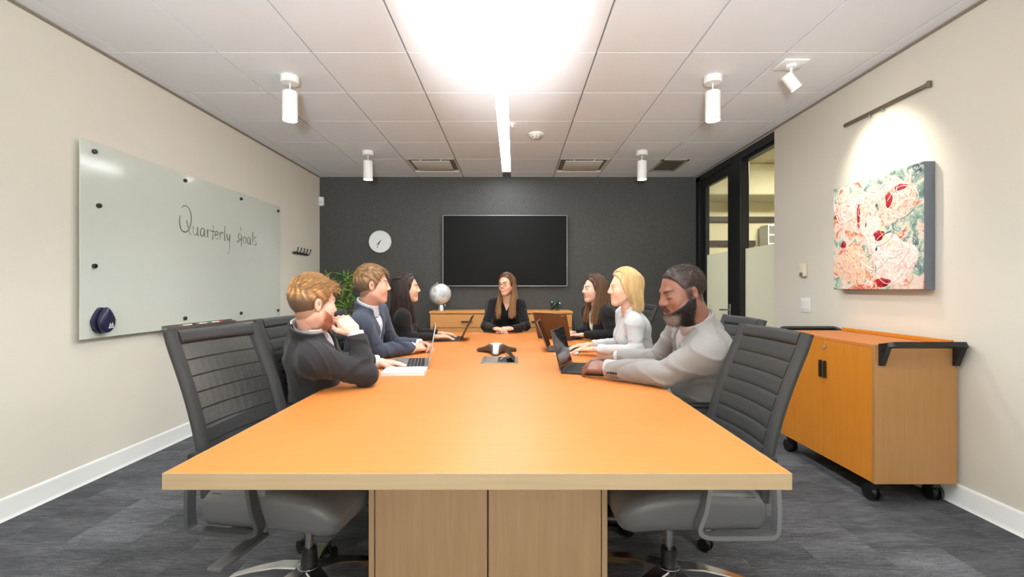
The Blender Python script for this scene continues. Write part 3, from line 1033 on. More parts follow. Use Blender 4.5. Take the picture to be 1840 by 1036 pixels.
def blob(cy, cz, ry, rz_, col, a0=0):
    pts = []
    for j in range(26):
        a = a0 + 2 * math.pi * j / 26
        k_ = 1 + .12 * math.sin(3 * a + a0) + .07 * math.sin(5 * a)
        pts.append((cy + ry * k_ * math.cos(a), cz + rz_ * k_ * math.sin(a)))
    b_ = B(); vs = [b_.verts.new((PX, y, z)) for y, z in pts]; ws = [b_.verts.new((PX - .0008, cy + (y - cy) * .94, cz + (z - cz) * .94)) for y, z in pts]
    b_.faces.new(ws)
    for j in range(26):
        b_.faces.new((vs[j], vs[(j + 1) % 26], ws[(j + 1) % 26], ws[j]))
    return b_
def dab_mat(name, c1, c2, c3):
    m, nt, b = new_mat(name)
    N, L = nt.nodes, nt.links
    tc = N.new('ShaderNodeTexCoord')
    n1 = N.new('ShaderNodeTexNoise'); n1.inputs['Scale'].default_value = 22; n1.inputs['Detail'].default_value = 5; n1.inputs['Distortion'].default_value = 1.6
    L.new(tc.outputs['Object'], n1.inputs['Vector'])
    cr = N.new('ShaderNodeValToRGB'); e = cr.color_ramp.elements
    e[0].position = .38; e[0].color = c1; e[1].position = .66; e[1].color = c3; q = e.new(.5); q.color = c2
    L.new(n1.outputs['Fac'], cr.inputs[0]); L.new(cr.outputs[0], b.inputs['Base Color'])
    bp = N.new('ShaderNodeBump'); bp.inputs['Strength'].default_value = .5; bp.inputs['Distance'].default_value = .004
    L.new(n1.outputs['Fac'], bp.inputs['Height']); L.new(bp.outputs[0], b.inputs['Normal']); b.inputs['Roughness'].default_value = .4
    return m
D1 = dab_mat('bloom_pink_white', srgb(226, 178, 160), srgb(242, 230, 218), srgb(222, 150, 120))
D2 = dab_mat('bloom_peach', srgb(232, 186, 150), srgb(238, 218, 196), srgb(216, 120, 84))
D3 = dab_mat('dab_crimson', srgb(150, 28, 44), srgb(198, 48, 52), srgb(110, 24, 40))
D4 = dab_mat('bloom_white', srgb(244, 240, 232), srgb(238, 224, 214), srgb(228, 190, 180))
for cy, cz, ry, rz_, mt, n_ in ((.20, -.20, .155, .14, D2, 'bloom'), (-.16, -.19, .165, .165, D4, 'bloom'), (.17, .17, .15, .15, D1, 'bloom'), (-.17, .19, .15, .15, D1, 'bloom'), (.0, .0, .07, .13, D4, 'bloom'),
                                (-.13, .2, .028, .05, D3, 'dab'), (-.05, -.02, .045, .035, D3, 'dab'), (-.22, .26, .05, .02, D3, 'dab'), (.13, .14, .014, .09, D3, 'dab'), (-.08, -.33, .06, .03, D3, 'dab'), (.28, -.05, .03, .025, D3, 'dab')):
    b_ = blob(cy, cz, ry, rz_, None, cy * 9)
    if n_ == 'dab':
        for v in b_.verts: v.co.x -= .001
    ob(n_, b_, mt, pt)
for i in range(34):
    cy, cz = rnd.uniform(-.28, .28), rnd.uniform(-.27, .27); r_ = rnd.uniform(.03, .13); a0 = rnd.uniform(0, 6.28); span = rnd.uniform(1.5, 5.5)
    pts = []
    for j in range(18):
        a = a0 + span * j / 17
        y = max(-.375, min(.375, cy + r_ * (1 + .25 * math.sin(2 * a + i)) * math.cos(a))); z = max(-.368, min(.368, cz + r_ * math.sin(a)))
        pts.append((PX - .0016, y, z))
    b_ = B(); tube(b_, pts, rnd.uniform(.0012, .0026), 5)
    ob('paint_drip', b_, (M_marker_w, pm('drip_yellow', srgb(230, 220, 120), .4) if i == 1 else M_marker_w, M_marker_w)[i % 3 if i != 1 else 1] if i % 5 else M_marker_w, pt)

t = thing('picture_rail', 'slim bronze picture hanging rail on the wall above the painting', 'rail', (XR, 3.09, 2.41))
M_bronze = pm('rail_bronze', srgb(128, 116, 100), .4, metal=.6, var=.05)
bm = B(); box(bm, -.02, -.001, -.35, .35, -.012, .012, .002, 1)
ob('bar', bm, M_bronze, t)
bm = B(); box(bm, -.028, -.001, -.365, -.35, -.022, .018, .003, 1)
ob('end_stop', bm, M_bronze, t)
for y in (.10, -.01):
    bm = B(); box(bm, -.022, -.006, y - .006, y + .006, -.03, -.012, .002, 1); cyl(bm, (-.012, y, -.03), (-.012, y, -.455), .0007, n=5)
    ob('hanging_wire', bm, M_silver, t)

t = thing('thermostat', 'small cream thermostat on the wall above the light switch', 'thermostat', (XR, 3.93, 1.356))
bm = B(); box(bm, -.03, -.001, -.04, .04, -.055, .055, .006, 3)
ob('case', bm, pm('thermostat_cream', srgb(226, 218, 200), .5), t)
bm = B(); box(bm, -.033, -.03, -.02, .02, -.05, -.02, .001, 1)
ob('display', bm, pm('thermostat_display', srgb(120, 112, 96), .3), t)
t = thing('light_switch', 'white double light switch plate below the thermostat', 'light switch', (XR, 3.91, 1.06))
bm = B(); box(bm, -.007, -.001, -.062, .062, -.06, .06, .003, 2)
ob('plate', bm, M_white, t)
for s in (-.027, .027):
    bm = B(); box(bm, -.012, -.007, s - .017, s + .017, -.034, .034, .002, 1)
    ob('rocker', bm, M_white, t)
# ------------------------------------------------------------------ conference table
TZ = .735
TX0, TX1, TY0, TY1 = -.887, .70, 1.1625, 4.90
tb = thing('conference_table', 'long maple conference table with panelled pedestal base', 'table', (-.094, 3.03, 0))
ox, oy = -.094, 3.03
EB = .003
for y0, y1 in ((TY0 + EB, 3.039), (3.041, TY1 - EB)):
    bm = B(); box(bm, TX0 + EB - ox, TX1 - EB - ox, y0 - oy, y1 - oy, TZ - .042, TZ)
    ob('tabletop', bm, M_tabletop, tb)
bm = B(); box(bm, TX0 - ox, TX1 - ox, TY0 - oy, TY0 + EB - oy, TZ - .042, TZ, .001, 1)
ob('edge_band', bm, M_tabedge, tb)
bm = B(); box(bm, TX0 - ox, TX1 - ox, TY1 - EB - oy, TY1 - oy, TZ - .042, TZ, .001, 1)
ob('edge_band', bm, M_tabedge, tb)
for xx in (TX0, TX1 - EB):
    bm = B(); box(bm, xx - ox, xx + EB - ox, TY0 + EB - oy, TY1 - EB - oy, TZ - .042, TZ, .001, 1)
    ob('edge_band', bm, M_tabedge, tb)
BX0, BX1, BY0, BY1 = -.522, .334, 1.66, 4.40
BZ = TZ - .0425
xm = -.095
for yf, s in ((BY0, 1), (BY1, -1)):
    for x0, x1 in ((BX0 + .022, xm - .0025), (xm + .0025, BX1 - .022)):
        bm = B(); box(bm, x0 - ox, x1 - ox, min(yf, yf + s * .02) - oy, max(yf, yf + s * .02) - oy, .04, BZ, .001, 1)
        ob('base_panel', bm, M_tabbase, tb)
for x0, x1 in ((BX0, BX0 + .0195), (BX1 - .0195, BX1)):
    bm = B(); box(bm, x0 - ox, x1 - ox, BY0 - .004 - oy, BY1 + .004 - oy, 0, BZ, .001, 1)
    ob('side_panel', bm, M_tabbase, tb)
bm = B(); box(bm, BX0 + .0195 - ox, BX1 - .0195 - ox, BY0 + .021 - oy, BY1 - .021 - oy, 0, BZ - .001)
ob('core', bm, M_black, tb)
# pop-up power box let into the top
M_hatch = pm('hatch_pewter', srgb(132, 124, 118), .4, metal=.5, var=.05)
M_well = pm('hatch_well', srgb(18, 17, 18), .6)
hx0, hx1, hy0, hy1 = -.21, .025, 2.87, 3.14
bm = B()
box(bm, hx0 - ox, hx1 - ox, hy0 - oy, hy0 + .012 - oy, TZ, TZ + .004, .001, 1); box(bm, hx0 - ox, hx1 - ox, hy1 - .012 - oy, hy1 - oy, TZ, TZ + .004, .001, 1)
box(bm, hx0 - ox, hx0 + .02 - ox, hy0 - oy, hy1 - oy, TZ, TZ + .004, .001, 1); box(bm, hx1 - .02 - ox, hx1 - ox, hy0 - oy, hy1 - oy, TZ, TZ + .004, .001, 1)
hb = ob('power_box', bm, M_hatch, tb)
bm = B(); box(bm, hx0 + .02 - ox, hx1 - .02 - ox, hy0 + .012 - oy, hy1 - .012 - oy, TZ, TZ + .0012)
ob('well', bm, M_well, hb)
bm = B(); box(bm, hx0 + .022 - ox, -.105 - ox, hy0 + .014 - oy, hy1 - .014 - oy, TZ + .0012, TZ + .0045, .001, 1)
ob('closed_flap', bm, pm('flap_grey', srgb(122, 116, 108), .45, metal=.4), hb)
bm = B(); box(bm, 0, .085, hy0 + .014 - oy, hy1 - .014 - oy, -.0015, .0015, .001, 1, M=Matrix.Translation((-.01 + .012 - ox, 0, TZ + .004)) @ Matrix.Rotation(R(-128), 4, 'Y'))
ob('open_flap', bm, pm('flap_dark', srgb(50, 47, 48), .45, metal=.3), hb)
bm = B(); tube(bm, catmull([(-.09 - ox, 2.97 - oy, TZ + .004), (-.06 - ox, 3.02 - oy, TZ + .02), (-.03 - ox, 2.99 - oy, TZ + .012), (-.05 - ox, 3.10 - oy, TZ + .02), (-.06 - ox, 3.2 - oy, TZ + .006)], 6), .004, 7)
ob('cable', bm, M_silver, hb)

# ------------------------------------------------------------------ chairs
def mesh_fabric():
    m, nt, b = new_mat('chair_mesh')
    N, L = nt.nodes, nt.links
    tc = N.new('ShaderNodeTexCoord')
    mp = N.new('ShaderNodeMapping'); mp.inputs['Scale'].default_value = (0, 330, 330); mp.inputs['Rotation'].default_value = (R(45), 0, 0)
    L.new(tc.outputs['Object'], mp.inputs['Vector'])
    ck = N.new('ShaderNodeTexVoronoi'); ck.inputs['Scale'].default_value = 1.0; ck.inputs['Randomness'].default_value = 0.12
    L.new(mp.outputs[0], ck.inputs['Vector'])
    lt = N.new('ShaderNodeMath'); lt.operation = 'LESS_THAN'; lt.inputs[1].default_value = .34
    L.new(ck.outputs['Distance'], lt.inputs[0])
    b.inputs['Base Color'].default_value = srgb(52, 53, 54)
    b.inputs['Roughness'].default_value = .6
    t = N.new('ShaderNodeBsdfTransparent')
    mx = N.new('ShaderNodeMixShader')
    L.new(lt.outputs[0], mx.inputs[0]); L.new(b.outputs[0], mx.inputs[1]); L.new(t.outputs[0], mx.inputs[2])
    L.new(mx.outputs[0], N['Material Output'].inputs[0])
    return m


M_mesh = mesh_fabric()
M_armsilver = pm('chair_arm_silver', srgb(158, 160, 163), .3, metal=.7, var=.04)
M_padded = pm('chair_ribbed_fabric', srgb(46, 47, 46), .75, var=.12, vscale=9, bump=.25, bscale=500)


def bp_(u, v, off=0.0):
    z = .50 + .55 * v
    x = -.262 - .155 * v ** 1.15 + .018 * math.sin(math.pi * min(1, v * 1.1)) + .028 * u * u
    w = .236 - .008 * v
    return Vector((x + off, w * u, z + off * .27))


def slab(bm, u0, u1, v0, v1, nu, nv, th, off=0.0, round_u=True, round_v=False):
    """padded slab following the curve of the back"""
    F, K = [], []
    for j in range(nv + 1):
        rf, rk = [], []
        for i in range(nu + 1):
            s, q = i / nu, j / nv
            k_ = 1.0
            if round_u: k_ *= (1 - abs(2 * s - 1) ** 4 * .85)
            if round_v: k_ *= (1 - abs(2 * q - 1) ** 12 * .35)
            u, v = u0 + (u1 - u0) * s, v0 + (v1 - v0) * q
            rf.append(bm.verts.new(bp_(u, v, off + th * k_ / 2))); rk.append(bm.verts.new(bp_(u, v, off - th * k_ / 2)))
        F.append(rf); K.append(rk)
    for j in range(nv):
        for i in range(nu):
            bm.faces.new((F[j][i], F[j][i + 1], F[j + 1][i + 1], F[j + 1][i])); bm.faces.new((K[j][i], K[j + 1][i], K[j + 1][i + 1], K[j][i + 1]))
    for j in range(nv):
        bm.faces.new((F[j][0], F[j + 1][0], K[j + 1][0], K[j][0])); bm.faces.new((F[j][nu], K[j][nu], K[j + 1][nu], F[j + 1][nu]))
    for i in range(nu):
        bm.faces.new((F[0][i], K[0][i], K[0][i + 1], F[0][i + 1])); bm.faces.new((F[nv][i], F[nv][i + 1], K[nv][i + 1], K[nv][i]))


def rrect(hw, z0, z1, r, n=4):
    """rounded rectangle in (up, side) for sweeping along x"""
    pts = []
    for cx_, cy_, a0 in ((z1 - r, hw - r, 0), (z0 + r, hw - r, 90), (z0 + r, -hw + r, 180), (z1 - r, -hw + r, 270)):
        for k_ in range(n + 1):
            a = R(a0 + 90 * k_ / n)
            pts.append((cx_ + r * math.cos(a), cy_ + r * math.sin(a)))
    return pts


def make_chair(label, back_mat, arm_mat):
    t = thing('office_chair', label, 'chair', (0, 0, 0), 0, 'conference chairs')
    # seat cushion
    xs = [-.245, -.238, -.215, -.16, -.06, .06, .14, .192, .222, .236, .239]
    sec = []
    for x_ in xs:
        e_ = min(1, (x_ + .245) / .03, (.239 - x_) / .05) if -.245 < x_ < .239 else 0.0
        e_ = math.sqrt(max(0, 1 - (1 - max(0, min(1, e_))) ** 2))
        drop = .045 * max(0, (x_ - .07) / .169) ** 2
        z0 = .408 - drop * .5 + .04 * (1 - e_); z1 = .528 - drop - .03 * (1 - e_) + .008 * math.cos(x_ * 8)
        sec.append(rrect(.245 - .03 * (1 - e_) - .02 * max(0, (x_ - .09) / .149) ** 2, z0, max(z1, z0 + .03), min(.035, (max(z1, z0 + .03) - z0) * .45)))
    b_ = B(); sweep(b_, [(x_, 0, 0) for x_ in xs], sec)
    seat = ob('seat', b_, M_leather, t, angle=60)
    for s in (-1, 1):
        b_ = B(); tube(b_, catmull([(-.2, s * .232, .518), (-.02, s * .236, .519), (.08, s * .236, .508), (.15, s * .232, .475), (.2, s * .222, .44)], 4), .0026, 5)
        ob('seam', b_, M_black, seat)
    b_ = B(); box(b_, -.13, .12, -.10, .10, .375, .432, .012, 2); box(b_, -.05, .05, -.16, .16, .40, .43, .006, 2)
    ob('tilt_mechanism', b_, M_black, t)
    # paddle lever
    b_ = B(); tube(b_, [(-.07, -.09, .385), (-.085, -.14, .352)], .010, 8); box(b_, -.115, -.065, -.35, -.13, .336, .350, .005, 2)
    ob('paddle_lever', b_, M_leather, t)
    # back
    b_ = B()
    slab(b_, -1.0, -.76, 0, 1, 6, 14, .034); slab(b_, .76, 1.0, 0, 1, 6, 14, .034)
    slab(b_, -.78, .78, .915, 1.0, 10, 6, .034, round_u=False, round_v=True); slab(b_, -.78, .78, 0, .10, 10, 4, .03, round_u=False, round_v=True)
    ob('back_frame', b_, M_chairtrim, t, angle=60)
    v0, v1, n = .10, .915, 8
    for i in range(n):
        b_ = B()
        a, c = v0 + (v1 - v0) * i / n, v0 + (v1 - v0) * (i + 1) / n
        slab(b_, -.765, .765, a + .0018, c - .0018, 10, 6, .008 if back_mat is M_mesh else .020, off=.003, round_u=False, round_v=back_mat is not M_mesh)
        ob('back_strip', b_, back_mat, t, angle=60)
    b_ = B()
    for i in range(1, n):
        v = v0 + (v1 - v0) * i / n
        tube(b_, [bp_(u, v, -.001) for u in np.linspace(-.765, .765, 11)], .003, 6)
    ob('back_seams', b_, M_black, t)
    b_ = B(); box(b_, -.33, -.10, -.035, .035, .40, .425, .006, 2); box(b_, -.345, -.31, -.035, .035, .41, .62, .008, 2)
    ob('back_bracket', b_, M_black, t)
    # loop arms
    for s in (-1, 1):
        b_ = B()
        y = s * .268
        path = catmull([(-.03, y, .66), (-.035, y, .60), (-.02, y, .50), (.0, y, .44), (-.02, y, .418), (-.08, y, .414), (-.2, y, .414), (-.238, y, .418), (-.25, y, .45), (-.25, y, .55), (-.24, y, .65)], 4)
        sweep(b_, path, [(.007, .017), (-.007, .017), (-.007, -.017), (.007, -.017)])
        box(b_, -.12, -.06, min(y, s * .10), max(y, s * .10), .405, .419, .003, 1)
        arm = ob('armrest', b_, arm_mat, t)
        b_ = B(); box(b_, -.245, .02, y - .022, y + .022, .645, .668, .009, 2)
        ob('arm_pad', b_, M_black, arm)
    # column
    b_ = B(); cyl(b_, (0, 0, .22), (0, 0, .38), .0145, n=20)
    ob('gas_lift', b_, M_chrome, t)
    b_ = B(); lathe(b_, [(0, .15), (.031, .15), (.029, .19), (.027, .228), (0, .23)], 24)
    ob('column_sleeve', b_, M_black, t)
    # five-star base with casters
    b_ = B(); lathe(b_, [(0, .11), (.045, .11), (.05, .13), (.042, .165), (0, .172)], 24)
    hub = ob('base_hub', b_, M_chrome, t)
    for k_ in range(5):
        M = Matrix.Rotation(R(36 + 72 * k_), 4, 'Z')
        b_ = B()
        path = [M @ Vector(p) for p in ((.03, 0, .148), (.12, 0, .142), (.22, 0, .118), (.30, 0, .093), (.325, 0, .086))]
        sec = [[(.016 * f, .026 * f), (.012 * f, .030 * f), (-.012 * f, .026 * f), (-.012 * f, -.026 * f), (.012 * f, -.030 * f), (.016 * f, -.026 * f)] for f in (1.0, .92, .75, .62, .5)]
        sweep(b_, path, sec)
        ob('base_arm', b_, M_chrome, hub)
        Mc = Matrix.Translation(M @ Vector((.318, 0, 0))) @ Matrix.Rotation(R(40 + 95 * k_), 4, 'Z')
        b_ = B(); cyl(b_, Mc @ Vector((0, 0, .045)), Mc @ Vector((0, 0, .08)), .007, n=10)
        box(b_, -.034, .012, -.007, .007, .022, .058, .006, 2, M=Mc)
        cs = ob('caster', b_, M_rubber, t)
        for s in (-1, 1):
            b_ = B(); c0_ = Mc @ Vector((-.012, s * .009, .029)); c1_ = Mc @ Vector((-.012, s * .027, .029))
            cyl(b_, c0_, c1_, .029, .027, n=20)
            ob('wheel', b_, M_rubber, cs)
    return t


ch = make_chair('empty black mesh chair with see-through ribbed back beside the glass board', M_mesh, M_armgrey)
ch.location = (-.770, 1.735, 0); ch.rotation_euler = (0, 0, R(-9))
ch2 = make_chair('empty black ribbed chair at the table in front of the rolling cabinet', M_padded, M_armsilver)
ch2.location = (.580, 1.735, 0); ch2.rotation_euler = (0, 0, R(181))
SEATED = [((-.83, 2.40), -4, 'person in the charcoal suit'), ((-.86, 3.17), 0, 'person in the navy suit'), ((-.86, 4.0), 3, 'person in the black blazer'),
          ((-.165, 5.27), -96, 'person in black velvet'), ((.86, 4.28), 183, 'person in the black cardigan'), ((.81, 3.25), 180, 'person in the white blazer'),
          ((.80, 2.42), 178, 'person in the light grey suit')]
for (x_, y_), a_, who in SEATED:
    dup(ch2, (x_, y_, 0), R(a_), 'black ribbed chair under the ' + who)

# ------------------------------------------------------------------ rolling cabinet
ca = thing('rolling_cabinet', 'orange maple rolling cabinet with black push handles against the wall', 'cabinet', (2.21, 3.0, 0))
X0, X1, Y0, Y1, Z0, Z1 = -.22, .235, -.45, .45, .12, .89
bm = B(); box(bm, X0 + .02, X1, Y0 + .018, Y1 - .018, Z0, Z1 - .02)
ob('carcass', bm, M_cart, ca)
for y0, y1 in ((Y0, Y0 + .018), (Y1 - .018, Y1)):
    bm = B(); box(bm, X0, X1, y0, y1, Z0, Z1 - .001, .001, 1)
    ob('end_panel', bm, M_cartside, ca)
bm = B(); box(bm, X0 + .002, X1, Y0 + .0185, Y1 - .0185, Z1 - .02, Z1 - .002)
top = ob('top', bm, M_tabletop, ca)
bm = B(); box(bm, X1 - .015, X1, Y0 + .0185, Y1 - .0185, Z1 - .001, Z1 + .022, .002, 1)
ob('back_lip', bm, M_cart, ca)
for y0, y1, hy in ((Y0 + .021, -.032, -.05), (-.029, .28, -.008), (.283, Y1 - .02, None)):
    bm = B(); box(bm, X0, X0 + .018, y0, y1, Z0 + .002, Z1 - .022, .001, 1)
    d = ob('door', bm, M_cart, ca) if hy is not None else ob('filler_panel', bm, M_cart, ca)
    if hy is not None:
        bm = B(); box(bm, X0 - .018, X0, hy - .007, hy + .007, .63, .74, .003, 1)
        ob('handle', bm, M_black, d)
bm = B(); cyl(bm, (X0 - .006, -.045, .832), (X0, -.045, .832), .009, n=16)
lk = ob('lock', bm, M_chrome, ca)
bm = B(); box(bm, X0 - .024, X0 - .006, -.0465, -.0435, .822, .838); cyl(bm, (X0 - .02, -.045, .822), (X0 - .02, -.045, .80), .002, n=6)
ob('key', bm, M_silver, lk)
for s, ye in ((-1, Y0), (1, Y1)):
    bm = B()
    yy = ye + s * .055
    path = catmull([(X0 + .035, ye, .86), (X0 + .035, ye + s * .03, .882), (X0 + .05, yy, .893), (X0 + .09, yy + s * .008, .895), (0, yy + s * .008, .895), (X1 - .05, yy + s * .008, .895), (X1 - .015, yy, .893), (X1 - .0, ye + s * .03, .882), (X1 - .0, ye, .86)], 5)
    sweep(bm, path, [(.013, .016), (-.013, .016), (-.013, -.016), (.013, -.016)])
    for xx in (X0 + .02, X1 - .026):
        M = Matrix(((0, 0, 1, xx), (1, 0, 0, 0), (0, 1, 0, 0), (0, 0, 0, 1)))
        poly = [(ye, .775), (ye + s * .012, .775), (ye + s * .055, .88), (ye + s * .05, .905), (ye, .895)]
        prism(bm, poly, 0, .03, M)
    h_ = ob('push_handle', bm, M_blackm, ca)
for xx in (X0 + .05, X1 - .06):
    for yy in (Y0 + .06, Y1 - .06):
        bm = B(); box(bm, xx - .035, xx + .035, yy - .035, yy + .035, Z0 - .006, Z0); box(bm, xx - .026, xx + .026, yy - .006, yy + .03, .05, Z0 - .006, .006, 1)
        cs = ob('caster', bm, M_blackm, ca)
        for s in (-1, 1):
            bm = B(); cyl(bm, (xx + s * .010, yy + .022, .045), (xx + s * .030, yy + .022, .045), .045, .041, n=24)
            ob('wheel', bm, M_rubber, cs)

# ------------------------------------------------------------------ things on the table
M_lapsilver = pm('laptop_silver', srgb(188, 189, 192), .35, metal=.7, var=.02)
M_lapdark = pm('laptop_graphite', srgb(58, 54, 52), .4, metal=.3, var=.04)
M_lapbrown = pm('laptop_brown_lid', srgb(96, 66, 44), .4, metal=.3, var=.05)
M_key = pm('keyboard_keys', srgb(34, 33, 34), .5)
M_disp = pm('display_black_gloss', srgb(14, 14, 17), .06, var=.05, spec=.6)


def laptop(loc, rz, label, body, lid, open_deg=112, D=.235, Wd=.33):
    t = thing('laptop', label, 'laptop', (loc[0], loc[1], TZ), R(rz))
    h = Wd / 2
    b_ = B(); box(b_, .004, D, -h, h, .002, .014, .004, 2)
    for sx in (.03, D - .03):
        for sy in (-h + .03, h - .03):
            cyl(b_, (sx, sy, 0), (sx, sy, .004), .007, n=10)
    base = ob('base', b_, body, t)
    b_ = B()
    for r_ in range(5):
        n = 13 if r_ < 4 else 7
        for c_ in range(n):
            if r_ < 4:
                y0 = -h + .022 + c_ * (Wd - .044) / n; y1 = y0 + (Wd - .044) / n - .003
            else:
                ws = [1, 1, 1.3, 5.4, 1.3, 1.5, 1.5]; q = sum(ws[:c_]) / sum(ws); y0 = -h + .022 + q * (Wd - .044); y1 = y0 + ws[c_] / sum(ws) * (Wd - .044) - .003
            x0 = .028 + r_ * .0205
            box(b_, x0, x0 + .0175, y0, y1, .0135, .0155)
    ob('keyboard', b_, M_key, base)
    b_ = B(); box(b_, D - .085, D - .012, -.055, .055, .0136, .0144, .0003, 1)
    ob('touchpad', b_, M_silver if body is M_lapsilver else M_black, base)
    a = R(open_deg - 90)
    ML = Matrix.Translation((.006, 0, .012)) @ Matrix.Rotation(-a, 4, 'Y')
    b_ = B(); box(b_, -.006, .001, -h, h, .004, D - .005, .003, 2, M=ML); cyl(b_, ML @ Vector((-.001, -h + .04, .001)), ML @ Vector((-.001, h - .04, .001)), .006, n=10)
    l_ = ob('lid', b_, lid, t)
    b_ = B(); box(b_, .0012, .0018, -h + .006, h - .006, .012, D - .01, M=ML)
    ob('display', b_, M_disp, l_)
    b_ = B(); box(b_, .0018, .0022, -.004, .004, D - .015, D - .012, M=ML)
    ob('webcam', b_, M_silver, l_)
    return t


laptop((-.525, 2.85), 190, 'open silver laptop beside the white notebook', M_lapsilver, M_lapsilver, 100, D=.24, Wd=.36)
laptop((-.475, 4.22), 181, 'open dark laptop in front of the person in the black blazer', M_lapdark, M_lapdark, 116)
laptop((.30, 2.68), -18, 'open laptop with bright screen reflections in front of the light grey suit', M_lapdark, M_lapdark, 104)
laptop((.265, 3.52), -8, 'open laptop with grey lid in front of the person in the white blazer', M_lapdark, pm('laptop_mauve_lid', srgb(112, 100, 104), .4, metal=.3), 112, Wd=.30)
l5 = laptop((.36, 4.22), 52, 'open brown-lidded laptop in front of the person in the black cardigan', M_lapdark, M_lapbrown, 108, D=.25, Wd=.36)
bm = B(); box(bm, -.0075, -.006, -.15, -.12, .222, .228, M=Matrix.Translation((.006, 0, .012)) @ Matrix.Rotation(-R(18), 4, 'Y'))
ob('lid_logo', bm, M_silver, l5)

# notebook
t = thing('notebook', 'closed white notebook lying beside the silver laptop', 'notebook', (-.60, 2.535, TZ), R(4))
bm = B(); box(bm, -.115, .115, -.085, .085, .0, .003, .001, 1)
ob('back_cover', bm, pm('notebook_grey', srgb(196, 196, 198), .5), t)
bm = B(); box(bm, -.112, .112, -.082, .082, .003, .017)
ob('pages', bm, pm('notebook_pages', srgb(236, 234, 228), .7, var=.03, vscale=200, stretch=(1, 1, 40)), t)
bm = B(); box(bm, -.115, .115, -.085, .085, .017, .020, .001, 1)
ob('front_cover', bm, pm('notebook_white', srgb(244, 243, 240), .5), t)
t = thing('notepad', 'white paper notepad under the hands of the person in white', 'notepad', (.375, 3.30, TZ), R(-14))
bm = B(); box(bm, -.08, .08, -.055, .055, 0, .006, .001, 1)
ob('sheets', bm, pm('pad_sheets', srgb(226, 228, 236), .7), t)
bm = B(); box(bm, -.08, .08, .04, .055, .006, .0075)
ob('binding', bm, pm('pad_binding', srgb(150, 156, 190), .6), t)
t = thing('sticky_notes', 'small pink pad of sticky notes near the hands folded at the table end', 'notepad', (-.40, 4.78, TZ), R(10))
bm = B(); box(bm, -.038, .038, -.038, .038, 0, .006)
ob('sheets', bm, pm('sticky_pink', srgb(238, 150, 120), .7), t)
# ------------------------------------------------------------------ smooth solids: distance fields meshed with surface nets
F32 = np.float32


def v3(p):
    return np.array(p, dtype=np.float64)


def unit(p):
    p = v3(p)
    return p / np.linalg.norm(p)


def cone(P, a, b, ra, rb):
    a, b = v3(a), v3(b)
    ba = b - a
    L2 = float(ba @ ba) + 1e-12
    X, Y, Z = P[0] - F32(a[0]), P[1] - F32(a[1]), P[2] - F32(a[2])
    t = np.clip((X * F32(ba[0]) + Y * F32(ba[1]) + Z * F32(ba[2])) * F32(1 / L2), 0, 1)
    X = X - t * F32(ba[0]); Y = Y - t * F32(ba[1]); Z = Z - t * F32(ba[2])
    return np.sqrt(X * X + Y * Y + Z * Z) - (F32(ra) + F32(rb - ra) * t)


def ell(P, c, r):
    X, Y, Z = (P[0] - F32(c[0])) / F32(r[0]), (P[1] - F32(c[1])) / F32(r[1]), (P[2] - F32(c[2])) / F32(r[2])
    k0 = np.sqrt(X * X + Y * Y + Z * Z)
    k1 = np.sqrt((X / F32(r[0])) ** 2 + (Y / F32(r[1])) ** 2 + (Z / F32(r[2])) ** 2) + F32(1e-6)
    return k0 * (k0 - 1) / k1


def rbox(P, c, h, r):
    X, Y, Z = np.abs(P[0] - F32(c[0])) - F32(h[0] - r), np.abs(P[1] - F32(c[1])) - F32(h[1] - r), np.abs(P[2] - F32(c[2])) - F32(h[2] - r)
    return np.sqrt(np.maximum(X, 0) ** 2 + np.maximum(Y, 0) ** 2 + np.maximum(Z, 0) ** 2) + np.minimum(np.maximum(X, np.maximum(Y, Z)), 0) - F32(r)


def su(a, b, k):
    h = np.maximum(F32(k) - np.abs(a - b), 0) * F32(1 / k)
    return np.minimum(a, b) - h * h * F32(k * .25)


def sm(a, b, k):
    return -su(-a, -b, k)


def grid(lo, hi, h):
    ax = [np.arange(lo[i], hi[i] + h, h, dtype=F32) for i in range(3)]
    G = np.meshgrid(*ax, indexing='ij')
    return ax, G


